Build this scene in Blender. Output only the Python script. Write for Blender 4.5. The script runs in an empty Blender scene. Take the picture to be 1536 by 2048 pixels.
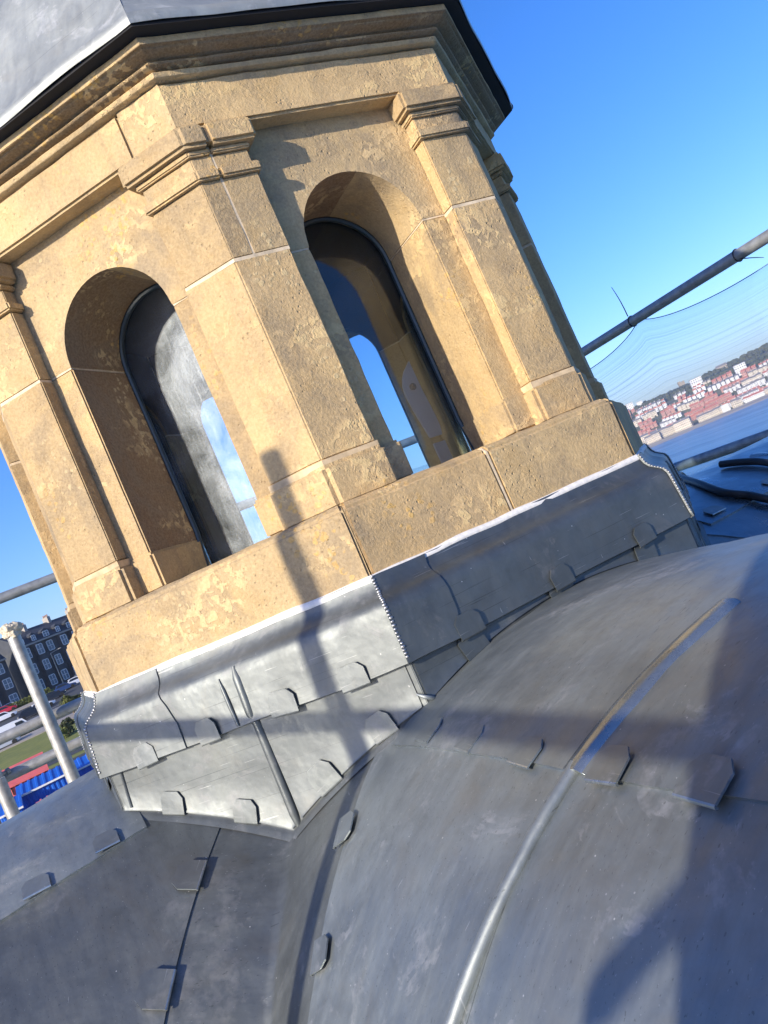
import bpy, bmesh, math, random
from math import sin, cos, tan, radians, pi, sqrt, atan2
from mathutils import Vector, Matrix, noise
random.seed(7)
SC = bpy.context.scene
COL = SC.collection
# ------------------------------------------------------------------ camera, light, exposure
CAMP = Vector((0.00304, -2.5533, -0.11048))
def rodr(v):
    return Matrix.Rotation(v.length, 3, v.normalized())
Rcv = rodr(Vector((-0.04028294, -0.03591506, -0.41287266))) @ Matrix(((1, 0, 0), (0, 0, -1), (0, 1, 0)))
cam = bpy.data.cameras.new('camera'); camo = bpy.data.objects.new('camera', cam); COL.objects.link(camo)
M = Matrix((Rcv[0], -Rcv[1], -Rcv[2])).transposed().to_4x4(); M.translation = CAMP
camo.matrix_world = M
cam.sensor_fit = 'VERTICAL'; cam.sensor_height = 24.0; cam.lens = 1629.94 / 2048 * 24.0
cam.clip_start = 0.02; cam.clip_end = 40000
SC.camera = camo
SUN_AZ, SUN_EL = radians(-131.5), radians(19.5)
SV = Vector((cos(SUN_EL) * cos(SUN_AZ), cos(SUN_EL) * sin(SUN_AZ), sin(SUN_EL)))
w = bpy.data.worlds.new('World'); SC.world = w; w.use_nodes = True
wn = w.node_tree; wn.nodes.clear()
sky = wn.nodes.new('ShaderNodeTexSky'); sky.sky_type = 'NISHITA'; sky.sun_disc = False
sky.sun_elevation = SUN_EL; sky.sun_rotation = radians(90) - SUN_AZ
sky.air_density = 1.0; sky.dust_density = 1.0; sky.ozone_density = 3.5; sky.altitude = 60
hs = wn.nodes.new('ShaderNodeHueSaturation'); hs.inputs['Saturation'].default_value = 1.24
bg = wn.nodes.new('ShaderNodeBackground'); bg.inputs['Strength'].default_value = 0.15
wo = wn.nodes.new('ShaderNodeOutputWorld')
wb = wn.nodes.new('ShaderNodeMix'); wb.data_type = 'RGBA'; wb.blend_type = 'MULTIPLY'; wb.inputs[0].default_value = 1.0; wb.inputs[7].default_value = (.74, .765, 1.06, 1)
wn.links.new(sky.outputs[0], hs.inputs['Color']); wn.links.new(hs.outputs[0], wb.inputs[6]); wn.links.new(wb.outputs[2], bg.inputs[0]); wn.links.new(bg.outputs[0], wo.inputs[0])
sun = bpy.data.lights.new('sun', 'SUN'); sun.energy = 4.1; sun.angle = radians(0.55); sun.color = (1.0, 0.90, 0.74)
suno = bpy.data.objects.new('sun', sun); COL.objects.link(suno)
suno.rotation_euler = SV.to_track_quat('Z', 'Y').to_euler()
vs = SC.view_settings; vs.view_transform = 'Standard'; vs.look = 'None'; vs.gamma = 1; vs.use_curve_mapping = False
vs.exposure = 0.70
SC.cycles.max_bounces = 8; SC.cycles.transparent_max_bounces = 24
# ------------------------------------------------------------------ materials
def sock(nt, v, inp):
    if hasattr(v, 'is_output'): nt.links.new(v, inp)
    else: inp.default_value = v if not isinstance(v, tuple) or len(v) != 3 or inp.type != 'RGBA' else (*v, 1)
class NT:
    def __init__(s, name):
        s.m = bpy.data.materials.new(name); s.m.use_nodes = True; s.t = s.m.node_tree
        s.p = s.t.nodes['Principled BSDF']; s.out = s.t.nodes['Material Output']
    def n(s, typ, **kw):
        nd = s.t.nodes.new(typ)
        for k, v in kw.items():
            if k.startswith('i_'):
                key = k[2:]; key = int(key) if key.isdigit() else key.replace('_', ' ')
                sock(s.t, v, nd.inputs[key])
            else: setattr(nd, k, v)
        return nd
    def pos(s, scale=(1, 1, 1)):
        g = s.n('ShaderNodeNewGeometry'); mp = s.n('ShaderNodeMapping', i_Vector=g.outputs['Position']); mp.inputs['Scale'].default_value = scale
        return mp.outputs[0]
    def obj(s, scale=(1, 1, 1)):
        g = s.n('ShaderNodeTexCoord'); mp = s.n('ShaderNodeMapping', i_Vector=g.outputs['Object']); mp.inputs['Scale'].default_value = scale
        return mp.outputs[0]
    def noise(s, vec, scale, detail=6, rough=.55, dist=0):
        return s.n('ShaderNodeTexNoise', i_Vector=vec, i_Scale=scale, i_Detail=detail, i_Roughness=rough, i_Distortion=dist).outputs['Fac']
    def ramp(s, fac, stops, interp='LINEAR'):
        r = s.n('ShaderNodeValToRGB', i_Fac=fac); e = r.color_ramp.elements; r.color_ramp.interpolation = interp
        while len(e) < len(stops): e.new(0.5)
        for el, (p, c) in zip(e, stops): el.position = p; el.color = (*c, 1) if isinstance(c, tuple) else (c, c, c, 1)
        return r.outputs[0]
    def mix(s, f, a, b, mode='MIX'):
        x = s.n('ShaderNodeMix', data_type='RGBA', blend_type=mode)
        sock(s.t, f, x.inputs[0]); sock(s.t, a, x.inputs[6]); sock(s.t, b, x.inputs[7]); return x.outputs[2]
    def math(s, op, a, b=0.0):
        x = s.n('ShaderNodeMath', operation=op); sock(s.t, a, x.inputs[0]); sock(s.t, b, x.inputs[1]); return x.outputs[0]
    def bump(s, h, strength, dist, prev=None):
        b = s.n('ShaderNodeBump', i_Height=h, i_Strength=strength, i_Distance=dist)
        if prev: s.t.links.new(prev, b.inputs['Normal'])
        return b.outputs[0]
    def fin(s, color=None, rough=None, normal=None, metal=None, **kw):
        for k, v in (('Base Color', color), ('Roughness', rough), ('Normal', normal), ('Metallic', metal)):
            if v is not None: sock(s.t, v, s.p.inputs[k])
        for k, v in kw.items(): sock(s.t, v, s.p.inputs[k.replace('_', ' ')])
        return s.m
def plain(name, c, rough=.7, metal=0.0, var=0.12, scale=6.0):
    a = NT(name); f = a.noise(a.pos(), scale)
    d = tuple(x * (1 - var) for x in c); l = tuple(min(1, x * (1 + var)) for x in c)
    return a.fin(a.ramp(f, [(.3, d), (.7, l)]), rough, a.bump(f, .15, .01), metal)
MAT = {}
def stone_mat(name, base, dirt=1.0):
    a = NT(name); P = a.pos()
    big = a.noise(P, 3.2, 4, .6); mid = a.noise(P, 14, 6, .6, .4); fine = a.noise(P, 160, 4, .7); grit = a.noise(P, 420, 2, .6)
    b = Vector(base)
    c = a.ramp(big, [(.30, tuple(b * .78)), (.5, base), (.68, (b.x * 1.14, b.y * 1.12, b.z * 1.05))])
    c = a.mix(a.ramp(mid, [(.52, 0.0), (.64, .55)]), c, (b.x * .95, b.y * .88, b.z * .72))
    # grey lichen film in soft clouds and warm ochre streaks
    g = a.noise(P, 5.5, 6, .7, .6)
    c = a.mix(a.ramp(g, [(.47, 0.0), (.64, .68 * dirt)]), c, (.215, .17, .115))
    # exfoliated scabs: sharp-edged lighter islands in clusters, standing proud
    cl = a.ramp(a.noise(a.pos((1, 1, 2.2)), 4.1, 3, .5), [(.56, 0.0), (.63, 1.0)])
    sc = a.noise(P, 46, 3, .55, .5)
    scab = a.math('MULTIPLY', cl, a.ramp(sc, [(.49, 0.0), (.525, 1.0)]))
    c = a.mix(a.math('MULTIPLY', scab, .8), c, (.68, .49, .24))
    # crusts of ochre and pale lichen, in small round colonies
    vl = a.n('ShaderNodeTexVoronoi', i_Vector=a.n('ShaderNodeVectorMath', operation='ADD', i_0=P, i_1=a.n('ShaderNodeVectorMath', operation='SCALE', i_0=a.n('ShaderNodeTexNoise', i_Vector=P, i_Scale=60.0).outputs['Color'], i_Scale=.012).outputs[0]).outputs[0], i_Scale=62.0)
    lich = a.math('MULTIPLY', a.ramp(vl.outputs['Distance'], [(.34, 1.0), (.42, 0.0)]), a.ramp(a.noise(a.pos((1.4, 1.4, .7)), 4.7, 3, .55), [(.53, 0.0), (.60, 1.0)]))
    lich = a.math('MULTIPLY', lich, a.ramp(a.noise(P, 34, 2), [(.44, 0.0), (.52, 1.0)]))
    c = a.mix(a.math('MULTIPLY', lich, .75), c, a.ramp(a.noise(P, 3, 2), [(.45, (.60, .36, .08)), (.58, (.60, .47, .26))]))
    # small pits and dark specks
    v = a.n('ShaderNodeTexVoronoi', i_Vector=P, i_Scale=70.0).outputs['Distance']
    pits = a.math('MULTIPLY', a.ramp(v, [(.05, 1.0), (.22, 0.0)]), a.ramp(a.noise(P, 9, 3), [(.46, 0.0), (.6, 1.0)]))
    c = a.mix(a.math('MULTIPLY', pits, .35), c, (.17, .13, .085))
    rnd = a.n('ShaderNodeObjectInfo').outputs['Random']
    c = a.mix(a.ramp(a.noise(a.pos((7, 7, .55)), 3.2, 5, .6, .3), [(.52, 0.0), (.68, .38)]), c, (.20, .155, .10))
    c = a.mix(.8, c, a.ramp(rnd, [(0, (.42, .40, .37)), (.35, (.5, .5, .5)), (.7, (.53, .51, .46)), (1, (.60, .56, .50))]), 'OVERLAY')
    c = a.mix(.22, c, a.ramp(fine, [(.35, (.25, .19, .12)), (.65, (.75, .58, .36))]))
    h = a.math('ADD', a.math('ADD', a.math('MULTIPLY', scab, .5), a.math('MULTIPLY', lich, .25)), a.math('MULTIPLY', mid, 1.1))
    n = a.bump(h, .5, .006)
    rgh = a.math('MULTIPLY', a.ramp(a.noise(P, 7, 3), [(.35, .45), (.65, 1.0)]), a.math('ADD', fine, a.math('MULTIPLY', pits, -1.2)))
    n = a.bump(rgh, .55, .006, n)
    n = a.bump(grit, .35, .0012, n)
    MAT[name] = a.fin(c, .92, n)
stone_mat('sandstone', (.465, .335, .168))
stone_mat('sandstone_dressed', (.515, .375, .195), .55)
stone_mat('sandstone_crust_shade', (.20, .125, .055), 1.2)
stone_mat('sandstone_soil_shade', (.21, .125, .06), .9)
MAT['mortar'] = plain('mortar', (.62, .50, .34), .95, 0, .25, 40)
MAT['lime'] = plain('lime', (.56, .42, .25), .95, 0, .3, 30)
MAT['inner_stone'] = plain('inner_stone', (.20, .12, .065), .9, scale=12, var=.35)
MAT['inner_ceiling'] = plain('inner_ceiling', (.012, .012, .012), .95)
def lead_mat(name, base, warm=0.0, streak=(1, 1, 1), rough=(.33, .56), metal=.7, pat=1.0):
    a = NT(name); P = a.pos(); b = Vector((base * (1 + warm) * .965, base * 1.02, base * (1 - warm * 1.3) * .98))
    big = a.noise(P, 2.6, 6, .62, .8); mid = a.noise(P, 13, 6, .65, .6)
    st = a.noise(a.obj(streak), 9, 7, .7, .15); st2 = a.noise(a.obj(tuple(x * 3.1 for x in streak)), 14, 4, .6)
    c = a.ramp(big, [(.30, tuple(b * (1 - .26 * pat))), (.5, tuple(b)), (.70, (b.x * (1 + .28 * pat), b.y * (1 + .27 * pat), b.z * (1 + .22 * pat)))])
    c = a.mix(a.ramp(mid, [(.48, 0.0), (.70, .42)]), c, tuple(b * .62))
    c = a.mix(a.ramp(st, [(.44, 0.0), (.72, .30)]), c, (b.x * 1.4, b.y * 1.38, b.z * 1.34))
    c = a.mix(a.ramp(st2, [(.50, 0.0), (.72, .16)]), c, tuple(b * .6))
    # brown run-off stains and pale oxide bloom with edges of their own
    c = a.mix(a.ramp(a.noise(P, 4.3, 5, .62, 1.4), [(.55, 0.0), (.68, .20)]), c, (base * 1.0, base * .88, base * .68))
    ox = a.math('MULTIPLY', a.ramp(a.noise(P, 6.1, 7, .7, .9), [(.56, 0.0), (.585, 1.0)]), a.ramp(a.noise(P, 40, 3, .7), [(.40, 0.0), (.7, .55)]))
    c = a.mix(ox, c, (base * 1.55, base * 1.56, base * 1.56))
    # white specks, dried drips and thin scratches
    v = a.n('ShaderNodeTexVoronoi', i_Vector=P, i_Scale=46.0).outputs['Distance']
    sp = a.math('MULTIPLY', a.ramp(v, [(.035, 1.0), (.07, 0.0)]), a.ramp(a.noise(P, 12, 2), [(.53, 0.0), (.58, .8)]))
    l1 = a.noise(a.pos((2.0, 30.0, 9.0)), 5, 2, .5, .3); l2 = a.noise(a.pos((34.0, 3.0, 5.0)), 4, 2, .5, .2); l3 = a.noise(a.obj((1.5, 60, 60)), 6, 2, .5, .1)
    scr = a.math('MAXIMUM', a.ramp(l1, [(.77, 0.0), (.782, .35)]), a.math('MAXIMUM', a.ramp(l2, [(.785, 0.0), (.797, .3)]), a.ramp(l3, [(.72, 0.0), (.74, .3)])))
    c = a.mix(a.math('MAXIMUM', sp, scr), c, (.66, .66, .64))
    dk = a.ramp(a.noise(a.obj((.35, 46, 46)), 7, 2, .4, .05), [(.70, 0.0), (.72, .55)])
    c = a.mix(dk, c, tuple(b * .4))
    r = a.ramp(a.noise(P, 6, 6, .65, .7), [(.3, rough[0]), (.7, rough[1])])
    r = a.math('ADD', a.math('ADD', r, a.math('MULTIPLY', ox, .15)), a.math('MULTIPLY', a.math('ADD', st, -.5), .35))
    n = a.bump(a.noise(P, 5.5, 4, .55), .55, .012); n = a.bump(a.noise(P, 19, 3, .5), .25, .003, n); n = a.bump(st, .15, .002, n); n = a.bump(a.noise(P, 300, 3, .6), .10, .0008, n)
    MAT[name] = a.fin(c, r, n, metal)
lead_mat('lead', .165, -.03, (2.4, 1, .5), (.40, .62), .62)
lead_mat('lead_bright', .34, 0, (3, 1, .4), (.45, .7), .5)
lead_mat('lead_roof', .265, -.05, (.45, 3.4, .8), (.36, .62), .66)
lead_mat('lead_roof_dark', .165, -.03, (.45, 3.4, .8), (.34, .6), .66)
lead_mat('lead_sky_tint', .26, -.16, (.45, 3.4, .8), (.24, .42), .85)
lead_mat('lead_shade', .128, -.07, (2.4, 1, .5), (.36, .58), .66)
lead_mat('lead_tab', .195, -.03, (1, 1, 1), (.36, .55), .62)
lead_mat('lead_clip', .255, -.05, (1, 1, 1), (.36, .55))
lead_mat('lead_dull', .27, -.04, (1, 1, 1), (.44, .60), .65)
lead_mat('lead_edge', .42, -.03, (1, 1, 1), (.20, .36), .85)
MAT['solder'] = plain('solder', (.42, .42, .42), .42, .85, .3, 300)
MAT['sealant'] = plain('sealant', (.70, .68, .64), .7, scale=90)
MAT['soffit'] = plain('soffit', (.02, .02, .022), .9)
MAT['tube'] = plain('tube', (.42, .41, .38), .5, .55, .25, 30)
MAT['tube_dull'] = plain('tube_dull', (.30, .31, .31), .55, .5, .25, 25)
MAT['tape'] = plain('tape', (.62, .54, .40), .85, scale=80)
MAT['cable_black'] = plain('cable_black', (.02, .02, .022), .45)
MAT['glove'] = plain('glove', (.6, .6, .58), .8)
# ------------------------------------------------------------------ object helpers
def setp(o, label=None, cat=None, group=None, kind=None):
    if label: o['label'] = label
    if cat: o['category'] = cat
    if group: o['group'] = group
    if kind: o['kind'] = kind
    return o
def thing(name, loc, label, cat, group=None):
    o = bpy.data.objects.new(name, None); COL.objects.link(o); o.location = loc; o.empty_display_size = .2
    return setp(o, label, cat, group)
def mats(me, m):
    for x in (m if isinstance(m, (list, tuple)) else [m]): me.materials.append(MAT[x] if isinstance(x, str) else x)
def link(name, bm, m, parent=None, mat=None, smooth=35, keep=False):
    """mesh in world (or mat-transformed) space; parented without moving"""
    me = bpy.data.meshes.new(name)
    bmesh.ops.recalc_face_normals(bm, faces=bm.faces) if not keep else None
    bm.to_mesh(me); bm.free(); mats(me, m)
    if smooth:
        me.polygons.foreach_set('use_smooth', [True] * len(me.polygons)); me.set_sharp_from_angle(angle=radians(smooth))
    o = bpy.data.objects.new(name, me); COL.objects.link(o)
    if mat is not None: o.matrix_world = mat
    if parent: par(o, parent)
    return o
def par(o, parent):
    o.parent = parent
    pw = Matrix.Translation(parent.location)
    if parent.type == 'EMPTY':
        pw = Matrix.LocRotScale(parent.location, parent.rotation_euler, None)
        if parent.parent is None: o.matrix_parent_inverse = pw.inverted()
    else:
        # parts of a part: parent mesh already carries its own transform
        o.matrix_parent_inverse = (parent['_mw'] if '_mw' in parent else world_of(parent)).inverted()
def world_of(o):
    m = o.matrix_basis.copy()
    if o.parent: m = world_of(o.parent) @ o.matrix_parent_inverse @ m
    return m
def RZ(az_deg):   # local frame: x = along face, -y = outwards
    return Matrix.Rotation(radians(az_deg + 90), 4, 'Z')
def box(bm, x0, x1, y0, y1, z0, z1, mi=0):
    v = [bm.verts.new((x, y, z)) for x in (x0, x1) for y in (y0, y1) for z in (z0, z1)]
    for q in ((0, 1, 3, 2), (4, 6, 7, 5), (0, 4, 5, 1), (2, 3, 7, 6), (0, 2, 6, 4), (1, 5, 7, 3)):
        f = bm.faces.new([v[i] for i in q]); f.material_index = mi
    return v
def prism(bm, poly, z0, z1, z1off=None):
    lo = [bm.verts.new((x, y, z0)) for x, y in poly]; hi = [bm.verts.new((x, y, z1)) for x, y in poly]
    n = len(poly)
    for i in range(n): bm.faces.new((lo[i], lo[(i + 1) % n], hi[(i + 1) % n], hi[i]))
    bm.faces.new(lo[::-1]); bm.faces.new(hi)
def tube(bm, pts, r, seg=10, cap=True, mi=0):
    rings = []
    for i, p in enumerate(pts):
        p = Vector(p); a = Vector(pts[max(0, i - 1)]); b = Vector(pts[min(len(pts) - 1, i + 1)])
        d = (b - a).normalized(); u = d.orthogonal().normalized() if i == 0 else (u - d * u.dot(d)).normalized(); v = d.cross(u)
        rr = r[i] if isinstance(r, (list, tuple)) else r
        rings.append([bm.verts.new(p + (u * cos(2 * pi * k / seg) + v * sin(2 * pi * k / seg)) * rr) for k in range(seg)])
    for A, B in zip(rings, rings[1:]):
        for k in range(seg):
            f = bm.faces.new((A[k], A[(k + 1) % seg], B[(k + 1) % seg], B[k])); f.material_index = mi
    if cap: bm.faces.new(rings[0][::-1]).material_index = mi; bm.faces.new(rings[-1]).material_index = mi
T225 = tan(radians(22.5)); C225 = cos(radians(22.5))
def weather(bm, amp=.0016, edge=.045, bev=.006, seed=0, seg=2):
    bmesh.ops.recalc_face_normals(bm, faces=bm.faces)
    if bev:
        es = [e for e in bm.edges if len(e.link_faces) == 2 and e.calc_face_angle(0) > radians(28)]
        bmesh.ops.bevel(bm, geom=es, offset=bev, segments=seg, affect='EDGES', clamp_overlap=True)
    for _ in range(4):
        es = [e for e in bm.edges if e.calc_length() > edge]
        if not es: break
        bmesh.ops.subdivide_edges(bm, edges=es, cuts=1, use_grid_fill=True)
    bmesh.ops.triangulate(bm, faces=[f for f in bm.faces if len(f.verts) > 4])
    bm.normal_update(); s = Vector((seed * 3.1, seed * 1.7, seed))
    for v in bm.verts:
        if v.is_boundary: continue
        q = v.co + s
        v.co += v.normal * (amp * (noise.noise(q * 9) * 1.2 + noise.noise(q * 28) * .9 + noise.noise(q * 70) * .45))
# ------------------------------------------------------------------ stone lantern
LAN = thing('stone_lantern', (0, 0, -0.34), 'octagonal weathered sandstone lantern turret with arched windows and a grey lead cap', 'lantern turret')
FACES = [-112.5, -67.5, -22.5, 22.5, 67.5, 112.5, 157.5, -157.5]   # A, B, C ...
CORN = [-90, -45, 0, 45, 90, 135, 180, -135]
AP = .8315; WALL = .7915; INN = .57; HW = .152; SPR = .545
sd = [0]
def S(name, bm, az, mat='sandstone', amp=.0016, edge=.045, bev=.006, label=None, seg=2):
    sd[0] += 1; weather(bm, amp, edge, bev, sd[0], seg)
    o = link(name, bm, mat, LAN, RZ(az), 40)
    if label: o['label'] = label
    return o
def sweep(bm, prof, tl, tr, N=14, caps=(1, 1)):
    """prof: closed list (n,z); tl/tr: function of n -> t at left/right end"""
    rings = []
    for j in range(N + 1):
        f = j / N
        rings.append([bm.verts.new((tl(n) * (1 - f) + tr(n) * f, -n, z)) for n, z in prof])
    L = len(prof)
    for a, b in zip(rings, rings[1:]):
        for i in range(L): bm.faces.new((a[i], a[(i + 1) % L], b[(i + 1) % L], b[i]))
    if caps[0]: bm.faces.new(rings[0][::-1])
    if caps[1]: bm.faces.new(rings[-1])
mitL = lambda g=.0015: (lambda n: -n * T225 + g)
mitR = lambda g=.0015: (lambda n: n * T225 - g)
at = lambda t: (lambda n: t)
PLP = [(.882, -.36), (.882, -.022), (.866, -.010), (INN, .003), (INN, -.36)]
FRP = [(.841, .830), (.841, .936), (.60, .936), (.60, .830)]
CRP = [(.840, .9365), (.856, .938), (.858, .949), (.848, .951), (.847, .954), (.869, .9575), (.8705, .9625), (.8615, .9645), (.866, .968), (.880, .9695), (.896, .972), (.897, .975), (.906, .9758), (.907, .9915), (.60, .992), (.60, .9365)]
for i, az in enumerate(FACES):
    # plinth course
    if i % 2 == 1:
        for tl, tr in ((mitL(), at(-.008)), (at(-.004), mitR())):
            b = bmesh.new(); sweep(b, PLP, tl, tr, 7); S('plinth_stone', b, az, amp=.0018, edge=.05)
        b = bmesh.new(); sweep(b, [(.8805, -.36), (.8805, -.024), (.865, -.0115), (.7, -.004), (.7, -.36)], at(-.0085), at(-.0035), 1); link('mortar_joint', b, 'mortar', LAN, RZ(az))
    else:
        b = bmesh.new(); sweep(b, PLP, mitL(), mitR(), 14); S('plinth_stone', b, az, amp=.0018, edge=.05)
    # frieze and cornice
    cut = {0: .235, 1: None}.get(i)
    if cut:
        for tl, tr, cp in ((mitL(0), at(cut - .0006), (0, 1)), (at(cut + .0006), mitR(0), (1, 0))):
            b = bmesh.new(); sweep(b, FRP, tl, tr, 8, cp); S('frieze_stone', b, az, 'sandstone_dressed', amp=.0022)
    else:
        b = bmesh.new(); sweep(b, FRP, mitL(0), mitR(0), 14, (0, 0)); S('frieze_stone', b, az, 'sandstone_dressed', amp=.0022)
    b = bmesh.new(); sweep(b, CRP, mitL(0), mitR(0), 18, (0, 0)); S('cornice_stone', b, az, 'sandstone_dressed', amp=.0016, bev=.0012, edge=.06, seg=1); o_ = COL.objects[-1]; o_.data.materials.append(MAT['sandstone_crust_shade'])
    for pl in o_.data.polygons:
        if pl.normal.z < -.25 and pl.center.z > .945: pl.material_index = 1  # undersides: crust and under-moulding shade painted as darker stone
    # wall: jamb stones and arch head
    for sg in (-1, 1):
        b = bmesh.new()
        q = [(sg * HW, -WALL), (sg * (WALL * T225 - .001), -WALL), (sg * (INN * T225 - .001), -INN), (sg * HW, -INN)]
        prism(b, q, .001, SPR - .002); o_ = S('jamb_stone', b, az, bev=.004, edge=.06); o_.data.materials.append(MAT['sandstone_soil_shade'])
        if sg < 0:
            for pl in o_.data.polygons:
                if pl.normal.x > .6: pl.material_index = 1  # reveals facing off the sun: soiling plus shade painted into the stone
        b = bmesh.new(); prism(b, [(sg * (HW + .0015), -WALL + .0015), (sg * (WALL * T225 - .003), -WALL + .0015), (sg * (INN * T225), -INN - .002), (sg * (HW + .0015), -INN - .002)], SPR - .004, SPR + .002); link('mortar_joint', b, 'mortar', LAN, RZ(az))
        # jamb base block with chamfered top
        b = bmesh.new(); q0 = [(sg * (HW - .009), -WALL - .010), (sg * (.222), -WALL - .010), (sg * .222, -WALL + .03), (sg * (HW + .004), -INN - .02), (sg * (HW - .009), -INN - .02)]
        prism(b, q0, -.009, .079); S('base_block', b, az, bev=.009, edge=.05)
    b = bmesh.new(); N = 24; ring = {}
    for fi, nn in enumerate((WALL, (WALL + INN) / 2, INN)):
        W = nn * T225 - .001; top = .860
        for k in range(N + 1):
            th = pi - pi * k / N; ci = Vector((HW * cos(th), SPR + HW * sin(th)))
            d = Vector((cos(th), sin(th))); s_ = min(W / max(abs(d.x), 1e-6), (top - SPR) / max(d.y, 1e-6)); oo = Vector((d.x * s_, SPR + d.y * s_))
            for m in range(4):
                p = ci.lerp(oo, m / 3); ring[fi, k, m] = b.verts.new((p.x, -nn, p.y))
        if fi == 0: corners = None
    for k in range(N):
        for m in range(3):
            b.faces.new((ring[0, k, m], ring[0, k + 1, m], ring[0, k + 1, m + 1], ring[0, k, m + 1]))
            b.faces.new((ring[2, k, m], ring[2, k, m + 1], ring[2, k + 1, m + 1], ring[2, k + 1, m]))
        for fi in (0, 1):
            b.faces.new((ring[fi, k, 0], ring[fi + 1, k, 0], ring[fi + 1, k + 1, 0], ring[fi, k + 1, 0]))
            b.faces.new((ring[fi, k, 3], ring[fi, k + 1, 3], ring[fi + 1, k + 1, 3], ring[fi + 1, k, 3]))
    for k in (0, N):
        for m in range(3):
            for fi in (0, 1): b.faces.new((ring[fi, k, m], ring[fi, k, m + 1], ring[fi + 1, k, m + 1], ring[fi + 1, k, m]))
    o_ = S('arch_stone', b, az, amp=.0018, bev=0, edge=.05); o_.data.materials.append(MAT['inner_ceiling']); o_.data.materials.append(MAT['sandstone_soil_shade'])
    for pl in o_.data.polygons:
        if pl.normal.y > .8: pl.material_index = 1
        elif abs(pl.normal.y) < .4 and pl.center.z < .75 and abs(pl.center.x) < HW + .01 and pl.center.x < .045: pl.material_index = 2  # left arch soffit carries the same soiling and painted shade
    # glazing: a bent clear sheet in a thin black gasket
    gz = INN + .012
    b = bmesh.new(); g = [(-HW + .002, .004), (HW - .002, .004)] + [((HW - .002) * cos(pi * k / 20), SPR + (HW - .002) * sin(pi * k / 20)) for k in range(21)]
    fr = [b.verts.new((x, -gz, z)) for x, z in g]; bk = [b.verts.new((x, -gz + .004, z)) for x, z in g]
    b.faces.new(fr); b.faces.new(bk[::-1])
    for k in range(len(g)): b.faces.new((fr[k], fr[(k + 1) % len(g)], bk[(k + 1) % len(g)], bk[k]))
    win = link('window_pane', b, 'perspex' if i == 0 else 'perspex_clean', LAN, RZ(az), 0) if 'perspex' in MAT else None
    if win is None:
        for gname, gdirt in (('perspex', .20), ('perspex_clean', .05)):
            a = NT(gname)
            rt = a.n('ShaderNodeMapping', i_Vector=a.n('ShaderNodeTexCoord').outputs['Object']); rt.inputs['Rotation'].default_value = (0, .6, 0); rt.inputs['Scale'].default_value = (22, 22, 2.2); st = a.noise(rt.outputs[0], 5, 7, .75, .25); sm = a.noise(a.obj(), 6, 6, .6, .8)
            sc_ = a.n('ShaderNodeTexVoronoi', feature='DISTANCE_TO_EDGE', i_Vector=a.obj((22, 22, 3)), i_Scale=2.2).outputs['Distance']
            fs = a.n('ShaderNodeMapping', i_Vector=a.n('ShaderNodeTexCoord').outputs['Object']); fs.inputs['Rotation'].default_value = (0, -.75, 0); fs.inputs['Scale'].default_value = (90, 90, 5); fsn = a.noise(fs.outputs[0], 3, 3, .6, .1)
            grain = a.noise(a.obj(), 210, 3, .7)
            dirt = a.math('ADD', a.math('MULTIPLY', a.ramp(sm, [(.36, .10), (.66, 1.0)]), .42), a.math('MULTIPLY', a.ramp(st, [(.42, .0), (.72, 1.0)]), .14))
            dirt = a.math('ADD', dirt, a.math('MULTIPLY', a.ramp(fsn, [(.56, 0.0), (.70, 1.0)]), .22))
            dirt = a.math('MULTIPLY', dirt, a.ramp(grain, [(.30, .55), (.60, 1.15)]))
            dirt = a.math('MULTIPLY', dirt, gdirt)
            tr = a.n('ShaderNodeBsdfTransparent', i_Color=(.86, .93, .97)); gl = a.n('ShaderNodeBsdfGlossy', i_Roughness=.04)
            di = a.n('ShaderNodeMixShader', i_0=.72, i_1=a.n('ShaderNodeBsdfDiffuse', i_Color=(.85, .88, .92)).outputs[0], i_2=a.n('ShaderNodeBsdfGlossy', i_Color=(.92, .95, 1.0), i_Roughness=.52).outputs[0]); tl_ = a.n('ShaderNodeBsdfTranslucent', i_Color=(.5, .55, .6))
            d2 = a.n('ShaderNodeMixShader', i_0=.12, i_1=di.outputs[0], i_2=tl_.outputs[0])
            fz = a.n('ShaderNodeFresnel', i_IOR=1.18 if gname == 'perspex' else 1.48)
            m1 = a.n('ShaderNodeMixShader', i_0=fz.outputs[0], i_1=tr.outputs[0], i_2=gl.outputs[0])
            m2 = a.n('ShaderNodeMixShader', i_0=dirt, i_1=m1.outputs[0], i_2=d2.outputs[0])
            a.t.links.new(m2.outputs[0], a.out.inputs[0]); MAT[gname] = a.m
        MAT['gasket'] = plain('gasket', (.03, .05, .06), .35)
        b = bmesh.new(); fr = [b.verts.new((x, -gz, z)) for x, z in g]; bk = [b.verts.new((x, -gz + .004, z)) for x, z in g]
        b.faces.new(fr); b.faces.new(bk[::-1])
        for k in range(len(g)): b.faces.new((fr[k], fr[(k + 1) % len(g)], bk[(k + 1) % len(g)], bk[k]))
        win = link('window_pane', b, 'perspex', LAN, RZ(az), 0)
    b = bmesh.new(); loop = [(-HW + .004, .006)] + [(-HW + .004, .006 + (SPR - .006) * k / 6) for k in range(1, 6)] + [((HW - .004) * cos(pi - pi * k / 20), SPR + (HW - .004) * sin(pi - pi * k / 20)) for k in range(21)] + [(HW - .004, SPR - (SPR - .006) * k / 6) for k in range(1, 7)]
    # the sheet bows out a little near its foot, as in the photograph
    tube(b, [(x, -gz - .006 - (.018 if z < .07 else 0), z) for x, z in loop], .007, 8); link('gasket', b, 'gasket', win, RZ(az))
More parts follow.
